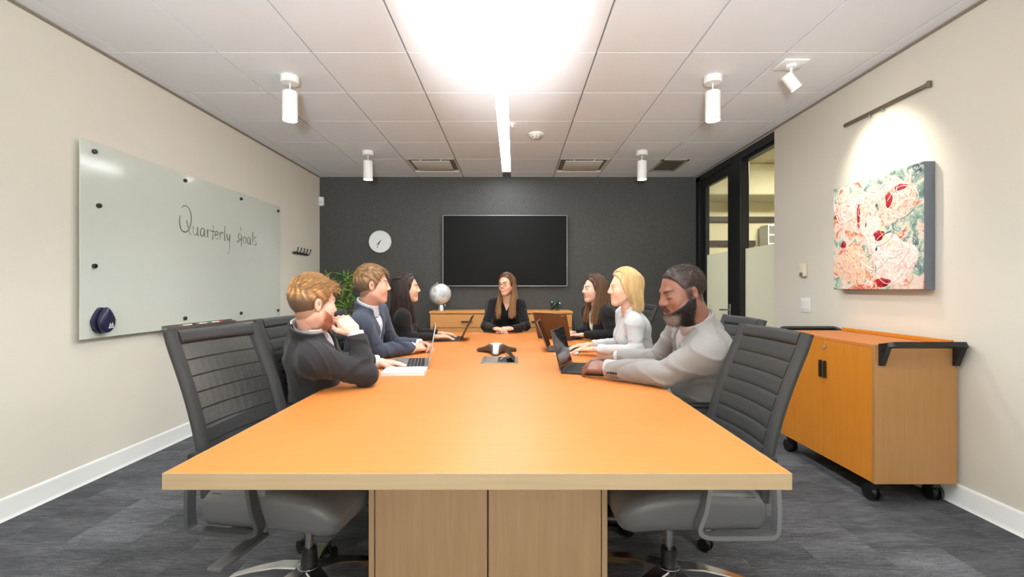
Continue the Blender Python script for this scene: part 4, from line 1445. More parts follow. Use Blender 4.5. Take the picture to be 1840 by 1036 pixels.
def nets(D, ax):
    """surface nets on a sampled field: returns vertices and quads"""
    S = D < 0
    nx, ny, nz = D.shape
    c = np.zeros((nx - 1, ny - 1, nz - 1), np.int8)
    for i in (0, 1):
        for j in (0, 1):
            for k in (0, 1):
                c += S[i:nx - 1 + i, j:ny - 1 + j, k:nz - 1 + k]
    act = (c > 0) & (c < 8)
    idx = np.argwhere(act)
    if len(idx) == 0:
        return np.zeros((0, 3)), np.zeros((0, 4), int)
    lut = -np.ones(act.shape, np.int64)
    lut[act] = np.arange(len(idx))
    acc = np.zeros((len(idx), 3)); cnt = np.zeros(len(idx))
    I, J, K = idx.T
    corners = [(i, j, k) for i in (0, 1) for j in (0, 1) for k in (0, 1)]
    for a in corners:
        for d in range(3):
            if a[d] == 0:
                b = list(a); b[d] = 1
                va = D[I + a[0], J + a[1], K + a[2]]; vb = D[I + b[0], J + b[1], K + b[2]]
                m = (va < 0) != (vb < 0)
                t = np.where(m, va / np.where(np.abs(va - vb) < 1e-9, 1, va - vb), 0)
                for q in range(3):
                    acc[:, q] += np.where(m, a[q] + (t if q == d else 0), 0)
                cnt += m
    V = idx + acc / cnt[:, None]
    step = np.array([ax[0][1] - ax[0][0], ax[1][1] - ax[1][0], ax[2][1] - ax[2][0]], float)
    V = V * step + np.array([ax[0][0], ax[1][0], ax[2][0]], float)
    Q = []
    for d in range(3):
        e, f = (d + 1) % 3, (d + 2) % 3
        sl0 = [slice(None)] * 3; sl1 = [slice(None)] * 3
        sl0[d] = slice(0, -1); sl1[d] = slice(1, None)
        A_, B_ = S[tuple(sl0)], S[tuple(sl1)]
        ch_ = np.argwhere(A_ != B_)
        ok = (ch_[:, e] > 0) & (ch_[:, f] > 0) & (ch_[:, e] < D.shape[e] - 1) & (ch_[:, f] < D.shape[f] - 1)
        ch_ = ch_[ok]
        if len(ch_) == 0:
            continue
        inside = A_[tuple(ch_.T)]
        def at(de, df):
            q = ch_.copy(); q[:, e] += de; q[:, f] += df
            return lut[tuple(q.T)]
        a, b, c2, d2 = at(-1, -1), at(0, -1), at(0, 0), at(-1, 0)
        q = np.stack([a, b, c2, d2], 1)
        q[~inside] = q[~inside][:, ::-1]
        Q.append(q)
    return V, np.concatenate(Q)


class Geo:
    """vertices, faces and colours gathered for one mesh object"""
    def __init__(self):
        self.V, self.F, self.C, self.n = [], [], [], 0

    def add(self, V, F, col=None):
        V = np.asarray(V, float)
        self.V.append(V); self.F.extend((np.asarray(F) + self.n).tolist())
        if col is None:
            col = np.ones((len(V), 3)) * .5
        col = np.broadcast_to(np.asarray(col, float)[..., :3], (len(V), 3))
        self.C.append(col); self.n += len(V)

    def build(self, name, mat, parent, off):
        V = np.concatenate(self.V) - np.asarray(off)
        me = bpy.data.meshes.new(name)
        me.from_pydata(V.tolist(), [], self.F)
        me.polygons.foreach_set('use_smooth', [True] * len(me.polygons))
        ca_ = me.color_attributes.new('Col', 'FLOAT_COLOR', 'POINT')
        c = np.ones((len(V), 4)); c[:, :3] = np.concatenate(self.C)
        ca_.data.foreach_set('color', c.ravel())
        me.materials.append(mat)
        return link(name, me, parent)


def strands(paths, radii, n=3):
    """tapered tubes: paths [N,K,3], radii [N,K] -> V, F"""
    N_, K_, _ = paths.shape
    T_ = np.gradient(paths, axis=1)
    T_ /= np.linalg.norm(T_, axis=2, keepdims=True) + 1e-9
    ref = np.where(np.abs(T_[..., 2:3]) > .8, np.array([1., 0, 0]), np.array([0, 0, 1.]))
    A_ = np.cross(T_, ref); A_ /= np.linalg.norm(A_, axis=2, keepdims=True) + 1e-9
    B_ = np.cross(T_, A_)
    V = np.stack([paths + radii[..., None] * (A_ * math.cos(2 * math.pi * i / n) + B_ * math.sin(2 * math.pi * i / n)) for i in range(n)], 2)
    base = (np.arange(N_)[:, None, None] * K_ + np.arange(K_ - 1)[None, :, None]) * n
    i = np.arange(n)[None, None, :]; j = (i + 1) % n
    F = np.stack([base + i, base + j, base + n + j, base + n + i], -1).reshape(-1, 4)
    return V.reshape(-1, 3), F


def lin(c):
    return np.array(srgb(*c)[:3])


def rot3(yaw, pitch=0, roll=0):
    """columns: forward, left, up; pitch > 0 looks up"""
    cy, sy, cp, sp_ = math.cos(R(yaw)), math.sin(R(yaw)), math.cos(R(pitch)), math.sin(R(pitch))
    f = np.array([cy * cp, sy * cp, sp_]); l = np.array([-sy, cy, 0.0]); u = np.cross(f, l)
    cr, sr = math.cos(R(roll)), math.sin(R(roll))
    return np.stack([f, l * cr + u * sr, u * cr - l * sr], 1)


M_skin = vcol_mat('skin', rough=.5, spec=.35, sss=.12, bump=.05, bscale=260)
M_hair = vcol_mat('hair', rough=.45, spec=.4, bump=.12, bscale=500)
M_suit = vcol_mat('suiting', rough=.85, spec=.15, bump=.25, bscale=700, sheen=.1)
M_shirt = vcol_mat('shirting', rough=.8, spec=.2, bump=.1, bscale=800)
M_velvet = vcol_mat('velvet', rough=.8, spec=.15, bump=.2, bscale=500, sheen=.12)
M_shoe = vcol_mat('shoe_leather', rough=.35, spec=.5)
M_eye = vcol_mat('eye', rough=.15, spec=.6)


def head_field(P, c):
    w = c.get('jaw', 1.0)
    d = ell(P, (-.013, 0, .035), (.099, .077, .088))
    d = su(d, ell(P, (.026, 0, -.035), (.064, .058 * w, .083)), .04)
    for s in (-1, 1):
        d = su(d, cone(P, (.0, s * .052 * w, -.055), (.062, s * .018 * w, -.098), .016 * w, .016), .03)
        d = su(d, ell(P, (.055, s * .038, -.03), (.03, .026 * w, .03)), .03)
    d = su(d, ell(P, (.07, 0, -.1), (.02, .022 * w, .017)), .025)
    d = su(d, cone(P, (.08, -.028, .024), (.08, .028, .024), .012, .012), .02)
    for s in (-1, 1):
        d = sm(d, -ell(P, (.103, s * .033, .001), (.016, .019, .012)), .02)
        d = su(d, ell(P, (.0765, s * .032, .001), (.0148, .0155, .0125)), .006)
    # nose
    d = su(d, cone(P, (.09, 0, .016), (.108, 0, -.022), .008, .0115 * c.get('nose', 1)), .014)
    for s in (-1, 1):
        d = su(d, ell(P, (.098, s * .0125 * c.get('nose', 1), -.028), (.011, .008 * c.get('nose', 1), .008)), .008)
    # mouth
    lf = c.get('lips', 1.0)
    sc = c.get('smile', 0)
    d = su(d, ell(P, (.079, 0, -.062), (.014, .028 + .004 * sc, .02)), .02)
    d = su(d, ell(P, (.0895, 0, -.0565 + .0035 * sc), (.008, .021 + .008 * sc, .0042 * lf)), .006)
    d = su(d, ell(P, (.0875, 0, -.068 - .0035 * sc), (.008, .018 + .008 * sc, .0048 * lf)), .006)
    if sc < .8:
        d = sm(d, -rbox(P, (.099, 0, -.0618), (.008, .021, .0011), .001), .004)
    # ears
    for s in (-1, 1):
        e = ell(P, (-.014, s * .078, -.004), (.0165, .009, .029))
        e = su(e, ell(P, (-.008, s * .075, -.027), (.010, .007, .011)), .01)
        e = sm(e, -ell(P, (-.010, s * .088, -.002), (.0095, .0095, .018)), .005)
        d = su(d, e, .008)
    if c.get('beard', 0) > 0:
        m = beard_mask(P) * sstep(P[0], *c.get('beardx', (-.05, -.04)))
        d = d - (F32(c['beard']) * m * (F32(1) + F32(.12) * np.sin(P[0] * 900) * np.sin(P[1] * 800) * np.sin(P[2] * 850))).astype(F32)
    return d


def sstep(x, a, b):
    t = np.clip((x - a) / (b - a), 0, 1)
    return t * t * (3 - 2 * t)


def beard_mask(P):
    X, Y, Z = P
    low = sstep(-Z, .008, .024) * sstep(X, -.02, .0)
    side = sstep(-Z, -.032, -.018) * sstep(X, -.006, .004) * sstep(-X, -.03, -.018)
    # the cheek line runs from the ear down to the mouth corner
    cheek = sstep(-(Z + .004 + .62 * np.maximum(X, 0)), .0, .012) * sstep(X, -.015, .0)
    m = np.maximum(np.minimum(low, cheek), side * .8)
    must = sstep(X, .065, .08) * sstep(-Z, .038, .046) * sstep(-np.abs(Y), -.034, -.024)
    m = np.maximum(m, must * .75)
    lips = sstep(np.sqrt((Y / .024) ** 2 + ((Z + .062) / .010) ** 2), 1.0, 1.25)
    return m * np.where(X > .065, lips, 1)


def head_color(V, c):
    X, Y, Z = V.T
    skin = lin(c['skin'])
    col = np.tile(skin, (len(V), 1))
    def mixin(m, q):
        nonlocal col
        m = np.clip(m, 0, 1)[:, None]
        col = col * (1 - m) + lin(q) * m if isinstance(q, tuple) else col * (1 - m) + q * m
    mixin(.35 * np.exp(-(((X - .07) / .03) ** 2 + ((np.abs(Y) - .042) / .02) ** 2 + ((Z + .025) / .02) ** 2)), skin * np.array([1.0, .72, .68]))
    mixin(.4 * sstep(np.abs(Y), .074, .084), skin * np.array([1.0, .7, .64]))
    # brows
    ay = np.abs(Y)
    bz = .0255 + .16 * (ay - .018) * (ay < .04) + (.0035 - .12 * (ay - .04)) * (ay >= .04)
    mixin(.85 * sstep(-np.abs(Z - bz), -.0065, -.0028) * sstep(ay, .010, .015) * sstep(-ay, -.056, -.048) * (X > .04), c['brow'])
    # lashes
    mixin(.75 * sstep(-np.abs(Z - c.get('lash', .0075)), -.0035, -.0012) * sstep(-np.abs(ay - .033), -.018, -.013) * (X > .07), (40, 28, 24))
    if c.get('beard', 0) > 0:
        m = beard_mask((X, Y, Z)) * sstep(X, *c.get('beardx', (-.05, -.04)))
        bc = lin(c['beardcol'])[None, :] * np.ones((len(V), 1))
        if 'chincol' in c:
            q = (sstep(X, .055, .08) * sstep(-Z, .072, .09))[:, None]
            bc = bc * (1 - q) + lin(c['chincol']) * q
        mm = np.clip(m * c.get('beardmix', 1.0), 0, 1)[:, None]
        col = col * (1 - mm) + bc * mm
    s_ = c.get('smile', 0)
    lipm = sstep(-np.sqrt((Y / (.0235 + .009 * s_)) ** 2 + ((Z + .0622) / (.0105 + .004 * s_)) ** 2), -1.1, -.85) * sstep(X, .074, .08)
    mixin(lipm * .85, c['lipcol'])
    if s_ > .8:
        mixin(sstep(-np.sqrt((Y / .024) ** 2 + ((Z + .0615 - 6 * Y * Y) / .0048) ** 2), -1.1, -.8) * sstep(X, .07, .076), (244, 240, 234))
    return col


def hair_keep(P, c):
    """positive outside the hairy part of the scalp"""
    X, Y, Z = P
    zl = np.interp(X, c['hx'], c['hz']).astype(F32)
    return (zl - Z) * F32(.75)


def hand_field(P, s, curl, spread, thumb):
    """right hand (s=1): fingers +x, back of hand +z, thumb +y"""
    d = rbox(P, (.047, 0, 0), (.043, .040, .013), .012)
    d = su(d, cone(P, (.02, s * .022, -.006), (.055, s * .03, -.006), .016, .012), .015)
    d = su(d, rbox(P, (-.008, 0, 0), (.032, .025, .018), .017), .025)
    for i, (y, L1, L2, L3, r) in enumerate(((.029, .042, .026, .02, .0088), (.0098, .047, .03, .021, .0090), (-.0098, .043, .028, .021, .0085), (-.028, .034, .021, .018, .0076))):
        p = np.array([.086 - .004 * abs(i - 1), s * y, .001])
        ang, yaw = 0.0, s * R(spread * (1.5 - i))
        c3 = curl[i] if isinstance(curl, (list, tuple)) else curl
        for L_, ca_, rr in ((L1, c3 * .8, r), (L2, c3 * 1.1, r * .93), (L3, c3 * .7, r * .84)):
            ang += R(ca_)
            q = p + L_ * np.array([math.cos(ang) * math.cos(yaw), math.cos(ang) * math.sin(yaw), -math.sin(ang)])
            d = su(d, cone(P, p, q, rr, rr * .9), .004)
            p = q
    tp_ = {'out': ((.018, .034, -.006), (.048, .056, -.012), (.075, .060, -.016), (.094, .058, -.018)),
           'in': ((.018, .032, -.01), (.045, .046, -.024), (.07, .038, -.034), (.088, .022, -.036))}[thumb]
    for a, b, ra, rb in zip(tp_[:-1], tp_[1:], (.0135, .011, .0098), (.011, .0098, .0082)):
        d = su(d, cone(P, (a[0], s * a[1], a[2]), (b[0], s * b[1], b[2]), ra, rb), .006)
    return d


def make_person(c):
    H, N_, pel = v3(c['H']), v3(c['N']), v3(c['pel'])
    root = thing('person', c['label'], 'person', (pel[0], pel[1], 0))
    off = np.array([pel[0], pel[1], 0.0])
    RH = rot3(c['hy'], c.get('hp', 0), c.get('hr', 0)) * c.get('hs', 1.0)
    RHi = np.linalg.inv(RH)
    f = c.get('fat', 1.0); fem = c.get('fem', False)
    rn = .047 if fem else .056 * (1 + (f - 1) * .6)
    up = unit(N_ - pel); TL = float(np.linalg.norm(N_ - pel))
    fw = np.array([math.cos(R(c['ty'])), math.sin(R(c['ty'])), 0]); fw = unit(fw - up * (fw @ up)); lf = np.cross(up, fw)
    tp = lambda a, b, w: N_ + fw * a + lf * b + up * w
    sw = c['sw']
    SH = {1: tp(.012, sw, -.065), -1: tp(.012, -sw, -.065)}          # 1 = left, -1 = right
    EL = {1: v3(c['eL']), -1: v3(c['eR'])}; WR = {1: v3(c['wL']), -1: v3(c['wR'])}
    skin = lin(c['skin'])

    body = Geo()
    # head and neck
    ax, P = grid((-.13, -.105, -.21), (.135, .105, .14), .0031)
    d = head_field(P, c)
    nb = RHi @ (N_ - H + up * .01); nb2 = RHi @ (N_ - H - up * .06)
    d = su(d, cone(P, (-.022, 0, -.05), nb, rn, rn * 1.02), .022)
    d = su(d, cone(P, nb, nb2, rn * 1.02, rn * 1.15), .02)
    V, Q = nets(d, ax)
    ccol = head_color(V, c)
    if c['hair'] != 'long':
        keep = hair_keep(V.T, c)
        cm = sstep(-keep, -.006, .004)[:, None] * (np.abs(V[:, 1]) < .08)[:, None] * (V[:, 2] > -.09)[:, None]
        ccol = ccol * (1 - .8 * cm) + lin(c['haircol'][0]) * .8 * cm
    body.add(V @ RH.T + H, Q, ccol)
    beard_v = None
    if c.get('beard', 0) > 0:
        bm_ = beard_mask(V.T) * sstep(V[:, 0], *c.get('beardx', (-.05, -.04)))
        beard_v = (V[bm_ > .55], ccol[bm_ > .55])

    # torso field in world space
    def torso(P):
        d = None
        for s in (-1, 1):
            parts = [(tp(-.012, s * .072 * f, -TL * .30), tp(0, s * .062 * f, -TL * .68), .100 * f, .096 * f),
                     (tp(0, s * .062 * f, -TL * .68), tp(.0, s * .085, -TL * .99), .096 * f, .122),
                     (tp(-.022, s * .03, .0), SH[s] + up * .004, .040, .054 * f),
                     (tp(-.012, s * .06 * f, -TL * .28), SH[s] - up * .02, .095 * f, .05 * f)]
            for a, b, ra, rb in parts:
                q = cone(P, a, b, ra * (.9 if fem else 1), rb * (.9 if fem else 1))
                d = q if d is None else su(d, q, .05)
        d = su(d, cone(P, tp(0, 0, -.12), tp(0, 0, -TL), .09 * f, .11), .05)
        if fem:
            for s in (-1, 1):
                d = su(d, ell(P, tp(.075, s * .065, -.19), (.058, .058, .055)), .05)
        if f > 1.1:
            d = su(d, ell(P, tp(.05, 0, -TL * .72), (.13, .14, .13)), .06)
        return d

    def tcoords(P):
        X, Y, Z = P[0] - F32(N_[0]), P[1] - F32(N_[1]), P[2] - F32(N_[2])
        return [X * F32(e[0]) + Y * F32(e[1]) + Z * F32(e[2]) for e in (fw, lf, up)]

    def neckd(P):
        nh = H + RH @ np.array([-.03, 0, -.07])
        return cone(P, N_ - up * .06, nh, rn * 1.12, rn)

    allp = np.array([pel, N_, SH[1], SH[-1], EL[1], EL[-1], WR[1], WR[-1]])
    lo = allp.min(0) - .17; hi = allp.max(0) + .14
    lo[2] = .47; hi[2] = max(N_[2] + .09, c.get('ztop', 0))
    hres = c.get('res', .0075)
    ax, P = grid(lo, hi, hres)
    dt = torso(P); a_, b_, c_ = tcoords(P); dn = neckd(P)
    arms = []
    w1 = np.sin(P[2] * 27 + P[0] * 19 + P[1] * 7 + 2.6 * np.sin(P[1] * 13 + P[0] * 9)); w2 = np.sin(P[2] * 21 - P[0] * 22 - P[1] * 15 + 2.6 * np.sin(P[0] * 12 + P[2] * 9))
    msk = .5 + .5 * np.sin(P[0] * 15 + 2 * np.sin(P[2] * 12) + P[1] * 11)
    fold = (F32(-.0075) * (1 - np.abs(w1)) ** 3 * msk - F32(.0075) * (1 - np.abs(w2)) ** 3 * (1 - msk) + F32(.0025)).astype(F32)
    dj = dt
    sr = (.052 if fem else .061) * (1 + (f - 1) * .8)
    for s in (-1, 1):
        ad = unit(WR[s] - EL[s])
        fo = cone(P, EL[s], WR[s], sr * .88, sr * .66)
        fo = np.maximum(fo, (P[0] - F32(WR[s][0])) * F32(ad[0]) + (P[1] - F32(WR[s][1])) * F32(ad[1]) + (P[2] - F32(WR[s][2])) * F32(ad[2]) + F32(c.get('cuffgap', .018)))
        ar = su(cone(P, SH[s], EL[s], sr * 1.08, sr * .90), fo, .02)
        # creases gathered round the elbow
        re = np.sqrt((P[0] - F32(EL[s][0])) ** 2 + (P[1] - F32(EL[s][1])) ** 2 + (P[2] - F32(EL[s][2])) ** 2)
        ar = ar + F32(.0034) * np.sin(re * 105 + 2 * np.sin(P[2] * 60)) * np.exp(-(re / .11) ** 2)
        dj = su(dj, ar, .045)
    dj = dj + fold * F32(c.get('folds', .7 if fem else 1.0))
    VD = c.get('VD', .30)
    wV = np.interp(c_, [-VD, .0, .05], [0.0, c.get('VW', .078), c.get('VW', .078) + .02]).astype(F32)
    cut = np.maximum(np.abs(b_) - wV, -a_ - F32(.005))
    if c.get('lapel', True):
        lap = sstep(-np.abs(np.abs(b_) - wV - F32(.024)), -.03, -.02) * (a_ > .02) * sstep(c_, -VD + .02, -VD + .06) * sstep(-c_, -.02, .0)
        dj = dj - F32(.006) * lap.astype(F32)
    dj = np.maximum(dj, -cut)
    dj = np.maximum(dj, -(dn - F32(.012)))
    if c.get('lapel', True):
        col_ = np.maximum(np.maximum(np.abs(dn - F32(.019)) - F32(.006), c_ - F32(.035) + a_ * F32(.25)), -c_ - F32(.05))
        dj = su(dj, np.maximum(col_, -cut), .012)
    dj = np.maximum(dj, -c_ - F32(TL + .07))
    V, Q = nets(dj, ax)
    g = Geo(); g.add(V, Q, lin(c['jacket']))
    jk = g.build(c.get('jname', 'jacket'), M_velvet if c.get('velvet') else M_suit, root, off)
    # shirt
    VS = c.get('SD', .05)
    ds = dt + F32(.009)
    ws = np.interp(c_, [-VS, 0, .05], [0.0, c.get('SW', .02), c.get('SW', .02) + .014]).astype(F32)
    scut = np.maximum(np.abs(b_) - ws, -a_ - F32(.005))
    ds = np.maximum(ds, -scut)
    ds = np.maximum(ds, -(dn - F32(.001)))
    ds = np.maximum(ds, -c_ - F32(TL * .9))
    V, Q = nets(ds, ax)
    g = Geo(); g.add(V, Q, lin(c['shirt']))
    if not fem:
        nc = N_ + up * .02
        axc, Pc = grid(nc - .115, nc + .115, .0036)
        ac, bc_, cc_ = tcoords(Pc); dnc = neckd(Pc)
        fold_ = F32(.006) + F32(.02) * np.clip(F32(.03) - cc_ - ac * F32(.2), 0, .05)
        dcl = np.maximum(np.maximum(np.abs(dnc - fold_) - F32(.0042), cc_ - F32(c.get('collar_h', .05)) + ac * F32(.28)), -cc_ - F32(.045))
        dcl = np.maximum(dcl, -np.maximum(np.abs(bc_) - np.interp(cc_, [-.06, .05], [.004, .026]).astype(F32), -ac))
        V, Q = nets(dcl, axc); g.add(V, Q, lin(c['shirt']))
        for s in (-1, 1):
            ad = unit(WR[s] - EL[s]); pc = WR[s]
            ax2, P2 = grid(pc - .07, pc + .07, .0045)
            dc = cone(P2, pc - ad * .06, pc + ad * .02, sr * .63, sr * .60)
            dc = np.maximum(dc, (P2[0] - F32(pc[0])) * F32(ad[0]) + (P2[1] - F32(pc[1])) * F32(ad[1]) + (P2[2] - F32(pc[2])) * F32(ad[2]) - F32(.006))
            V, Q = nets(dc, ax2); g.add(V, Q, lin(c['shirt']))
    g.build('shirt', M_shirt, root, off)
    # body under the clothes
    ax3, P3 = grid(lo, hi, .016)
    db = torso(P3) + F32(.019)
    for s in (-1, 1):
        db = su(db, cone(P3, SH[s], EL[s], sr * .5, sr * .34), .02); db = su(db, cone(P3, EL[s], WR[s], sr * .34, sr * .32), .02)
    db = su(db, neckd(P3) + F32(.018), .02)
    V, Q = nets(db, ax3); body.add(V, Q, skin)
    # hands
    for s in (-1, 1):
        k = 'L' if s == 1 else 'R'
        hx = unit(c['d' + k]); hz = v3(c.get('n' + k, (0, 0, 1))); hz = unit(hz - hx * (hz @ hx)); hy = np.cross(hz, hx)
        HM = np.stack([hx, hy, hz], 1) * c.get('hands', .92 if fem else 1.0)
        ax4, P4 = grid((-.085, -.075, -.10), (.20, .075, .035), .0031)
        dh = hand_field(P4, -s, c.get('curl' + k, 16), c.get('spread', 3), c.get('th' + k, 'out'))
        V, Q = nets(dh, ax4)
        hc = np.tile(skin, (len(V), 1)); kn_ = np.exp(-((V[:, 0] - .088) / .012) ** 2)[:, None] * .25
        hc = hc * (1 - kn_) + skin * np.array([1, .75, .7]) * kn_
        if c.get('nails'):
            pass
        body.add(V @ HM.T + WR[s] + hx * .012, Q, hc)
    # legs inside the trousers
    legs = Geo()
    tro = Geo()
    lo2 = pel.copy(); 
    kn, an = {}, {}
    for s in (-1, 1):
        kn[s] = pel + lf * s * .095 + np.array([math.cos(R(c['ty'])), math.sin(R(c['ty'])), 0]) * .43; kn[s][2] = .555
        an[s] = kn[s] + np.array([math.cos(R(c['ty'])), math.sin(R(c['ty'])), 0]) * .01; an[s][2] = .10
    pts = np.array([pel, kn[1], kn[-1], an[1], an[-1]])
    lo2 = pts.min(0) - .17; hi2 = pts.max(0) + .17; lo2[2] = .03; hi2[2] = pel[2] + .10
    ax5, P5 = grid(lo2, hi2, .017)
    dl = ell(P5, pel, (.15, .15, .11))
    for s in (-1, 1):
        dl = su(dl, cone(P5, pel + lf * s * .085, kn[s], .085, .066), .04); dl = su(dl, cone(P5, kn[s], an[s], .066, .052), .02)
    dl = np.maximum(dl, F32(.075) - P5[2])
    V, Q = nets(dl, ax5); tro.add(V, Q, lin(c.get('trousers', c['jacket'])))
    tro.build('trousers', M_suit, root, off)
    V, Q = nets(dl + F32(.018), ax5); body.add(V, Q, skin)
    for s in (-1, 1):
        d0 = np.array([math.cos(R(c['ty'])), math.sin(R(c['ty'])), 0]); l0 = np.array([-d0[1], d0[0], 0])
        ax6, P6 = grid(an[s] - np.array([.2, .2, .1]), an[s] + np.array([.2, .2, .05]), .011)
        U = (P6[0] - F32(an[s][0])) * F32(d0[0]) + (P6[1] - F32(an[s][1])) * F32(d0[1]); W_ = (P6[0] - F32(an[s][0])) * F32(l0[0]) + (P6[1] - F32(an[s][1])) * F32(l0[1])
        q = (U, W_, P6[2])
        dsh = su(ell(q, (.05, 0, .035), (.135, .043, .04)), cone(q, (-.03, 0, .04), (-.005, 0, .11), .04, .04), .03)
        dsh = np.maximum(dsh, F32(.003) - P6[2])
        V, Q = nets(dsh, ax6); g = Geo(); g.add(V, Q, lin((24, 22, 22))); g.build('shoe', M_shoe, root, off)
    bo = body.build('body', M_skin, root, off)
    # eyes
    for s in ((-1, 1) if c.get('eyes', True) else ()):
        b2 = B(); bmesh.ops.create_uvsphere(b2, u_segments=20, v_segments=14, radius=.0122, matrix=Matrix.Rotation(R(90), 4, 'Y'))
        V = np.array([v.co[:] for v in b2.verts]); Fq = [[v.index for v in fa.verts] for fa in b2.faces]
        b2.free()
        r_ = np.sqrt(V[:, 1] ** 2 + V[:, 2] ** 2)
        col = np.where((r_[:, None] < .0028) & (V[:, :1] > 0), lin((8, 6, 6)), np.where((r_[:, None] < .0068) & (V[:, :1] > 0), lin(c.get('iris', (70, 45, 28))), lin((236, 232, 226))))
        me_ = Geo(); me_.V.append((V * np.array([1, 1, .55]) + np.array([.0800, s * .032, .001])) @ RH.T + H); me_.F = Fq; me_.C.append(col); me_.n = len(V)
        me_.build('eye', M_eye, root, off)
    # hair
    rg = np.random.default_rng(c.get('seed', 1))
    hg = Geo(); hc0, hc1 = lin(c['haircol'][0]), lin(c['haircol'][1])
    tk = c.get('hthick', (.012, .006, .014))
    C0 = np.array([-.014, 0, .038]); RD = np.array([.099 + tk[0], .078 + tk[1], .088 + tk[2]])
    ax7, P7 = grid((-.16, -.12, -.15), (.14, .12, .17), .0042)
    dh = ell(P7, C0, RD)
    if c.get('quiff'):
        dh = su(dh, cone(P7, (.05, -.03, .108), (.072, .03, .108), .018, .016), .045)
    dh = dh + F32(.0022) * np.sin(P7[1] * 330 + 30 * P7[2] + 2 * np.sin(P7[0] * 90)) * F32(1 if c['hair'] == 'long' else .3)
    keep = hair_keep(P7, c)
    dh = sm(dh, keep, .012)
    if c['hair'] == 'long':
        part = F32(c.get('party', 0.0))
        dh = dh + F32(.004) * np.exp(-((P7[1] - part) / F32(.006)) ** 2)
    for s in (-1, 1):                                            # leave the ears free
        if c['hair'] != 'long':
            dh = sm(dh, -ell(P7, (-.010, s * .088, -.004), (.026, .03, .040)), .008)
    V, Q = nets(dh, ax7)
    nz_ = .5 + .5 * np.sin(V[:, 1] * 260 + 3 * np.sin(V[:, 0] * 60 + V[:, 2] * 45))
    hcv = hc0 * (1 - nz_[:, None]) + hc1 * nz_[:, None]
    if 'fade' in c:                                              # shorter, darker sides
        q = (sstep(-V[:, 2], -.05, .0))[:, None]
        hcv = hcv * (1 - q) + lin(c['fade']) * q
    hg.add(V @ RH.T + H, Q, hcv)
    if c['hair'] == 'short':
        n = c.get('nstr', 2200)
        th_ = rg.uniform(0, 2 * math.pi, n); ps = np.arccos(rg.uniform(-.35, 1, n))
        S0 = C0 + RD * np.stack([np.sin(ps) * np.cos(th_), np.sin(ps) * np.sin(th_), np.cos(ps)], 1)
        ok = (hair_keep(S0.T, c) < -.004) & ~((np.abs(S0[:, 0] + .010) < .026) & (np.abs(S0[:, 2] + .004) < .038))
        S0 = S0[ok]; n = len(S0)
        nr = (S0 - C0) / RD ** 2; nr /= np.linalg.norm(nr, axis=1, keepdims=True)
        fl = np.array(c.get('flow', (.8, .15, .1))) * np.array([1, 1, 1]) + rg.normal(0, .13, (n, 3))
        low = sstep(-S0[:, 2], -.06, -.01)[:, None]
        fl = fl * (1 - low) + (np.array([-.35, 0, -.9]) + rg.normal(0, .15, (n, 3))) * low
        fl -= nr * (fl * nr).sum(1, keepdims=True); fl /= np.linalg.norm(fl, axis=1, keepdims=True) + 1e-6
        fro = sstep(S0[:, 0], .015, .07)
        Ls = (c.get('hlen', .03) * (1 - .6 * low[:, 0]) * (1 + .8 * fro) * rg.uniform(.7, 1.2, n))[:, None, None]
        nr = nr * (1 + 1.1 * fro[:, None])
        t_ = np.linspace(0, 1, 5)[None, :, None]
        pth = S0[:, None, :] - nr[:, None, :] * .003 + Ls * (fl[:, None, :] * t_ + nr[:, None, :] * (.30 * t_ - .26 * t_ ** 2) * (1 - .6 * low[:, None, :]))
        rd = np.broadcast_to(.0013 * (1 - .75 * t_[..., 0]), (n, 5))
        V, Q = strands(pth, rd)
        cc = rg.uniform(0, 1, n)[:, None] ** 1.2
        cs_ = hc0 * (1 - cc) + hc1 * cc
        if 'fade' in c:
            cs_ = cs_ * (1 - low) + lin(c['fade']) * low
        hg.add(V @ RH.T + H, Q, np.repeat(cs_, 15, 0))
    if c['hair'] == 'long':
        n = c.get('nstr', 900); K_ = 20
        zend = c['hend']; py = c.get('party', 0.0)
        sd = np.where(rg.uniform(0, 1, n) < .5, -1, 1)
        th0, th1 = c.get('az', (62, 180))
        az = rg.uniform(th0, th1, n)
        fr = sstep(-az, -c.get('frontaz', 105), -c.get('frontaz', 105) + 25)      # 1 = falls in front of the shoulder
        fr = np.where(sd > 0, fr * c.get('frontL', 1), fr * c.get('frontR', 1))
        x0 = rg.uniform(-.06, .09, n) * np.clip(1.3 - az / 180, .2, 1)
        pth = np.zeros((n, K_, 3))
        rs = 1.0 + rg.uniform(.0, .10, n)
        ze = zend * rg.uniform(.9, 1.05, n)
        ze = np.where(az > 130, ze * c.get('backlen', 1.0), ze)
        t_ = np.linspace(0, 1, K_)
        nh = 8
        for k in range(nh):
            q = k / (nh - 1); ps = R(4 + 92 * q)
            a2 = np.radians(az) * sd
            ex = C0[0] + RD[0] * rs * np.sin(ps) * np.cos(a2); ey = RD[1] * rs * np.sin(ps) * np.sin(a2); ez = C0[2] + RD[2] * rs * np.cos(ps)
            bl = min(1, q * 1.6)
            pth[:, k, 0] = ex * bl + (x0 + (ex - C0[0]) * .3) * (1 - bl); pth[:, k, 1] = ey + py * (1 - bl); 
            if bl < 1:
                xx = (pth[:, k, 0] - C0[0]) / RD[0]; yy = pth[:, k, 1] / RD[1]
                zs = C0[2] + RD[2] * rs * np.sqrt(np.clip(1 - xx ** 2 - yy ** 2, .02, 1))
                pth[:, k, 2] = zs * (1 - bl * .5) + ez * bl * .5
            else:
                pth[:, k, 2] = ez
        last = pth[:, nh - 1].copy()
        fx, fy = c.get('fend', (.075, .085)); bx, by = c.get('bend', (-.115, .06))
        tx = fr * (fx + rg.normal(0, .016, n)) + (1 - fr) * (bx + rg.normal(0, .015, n) + .02 * (az < 125))
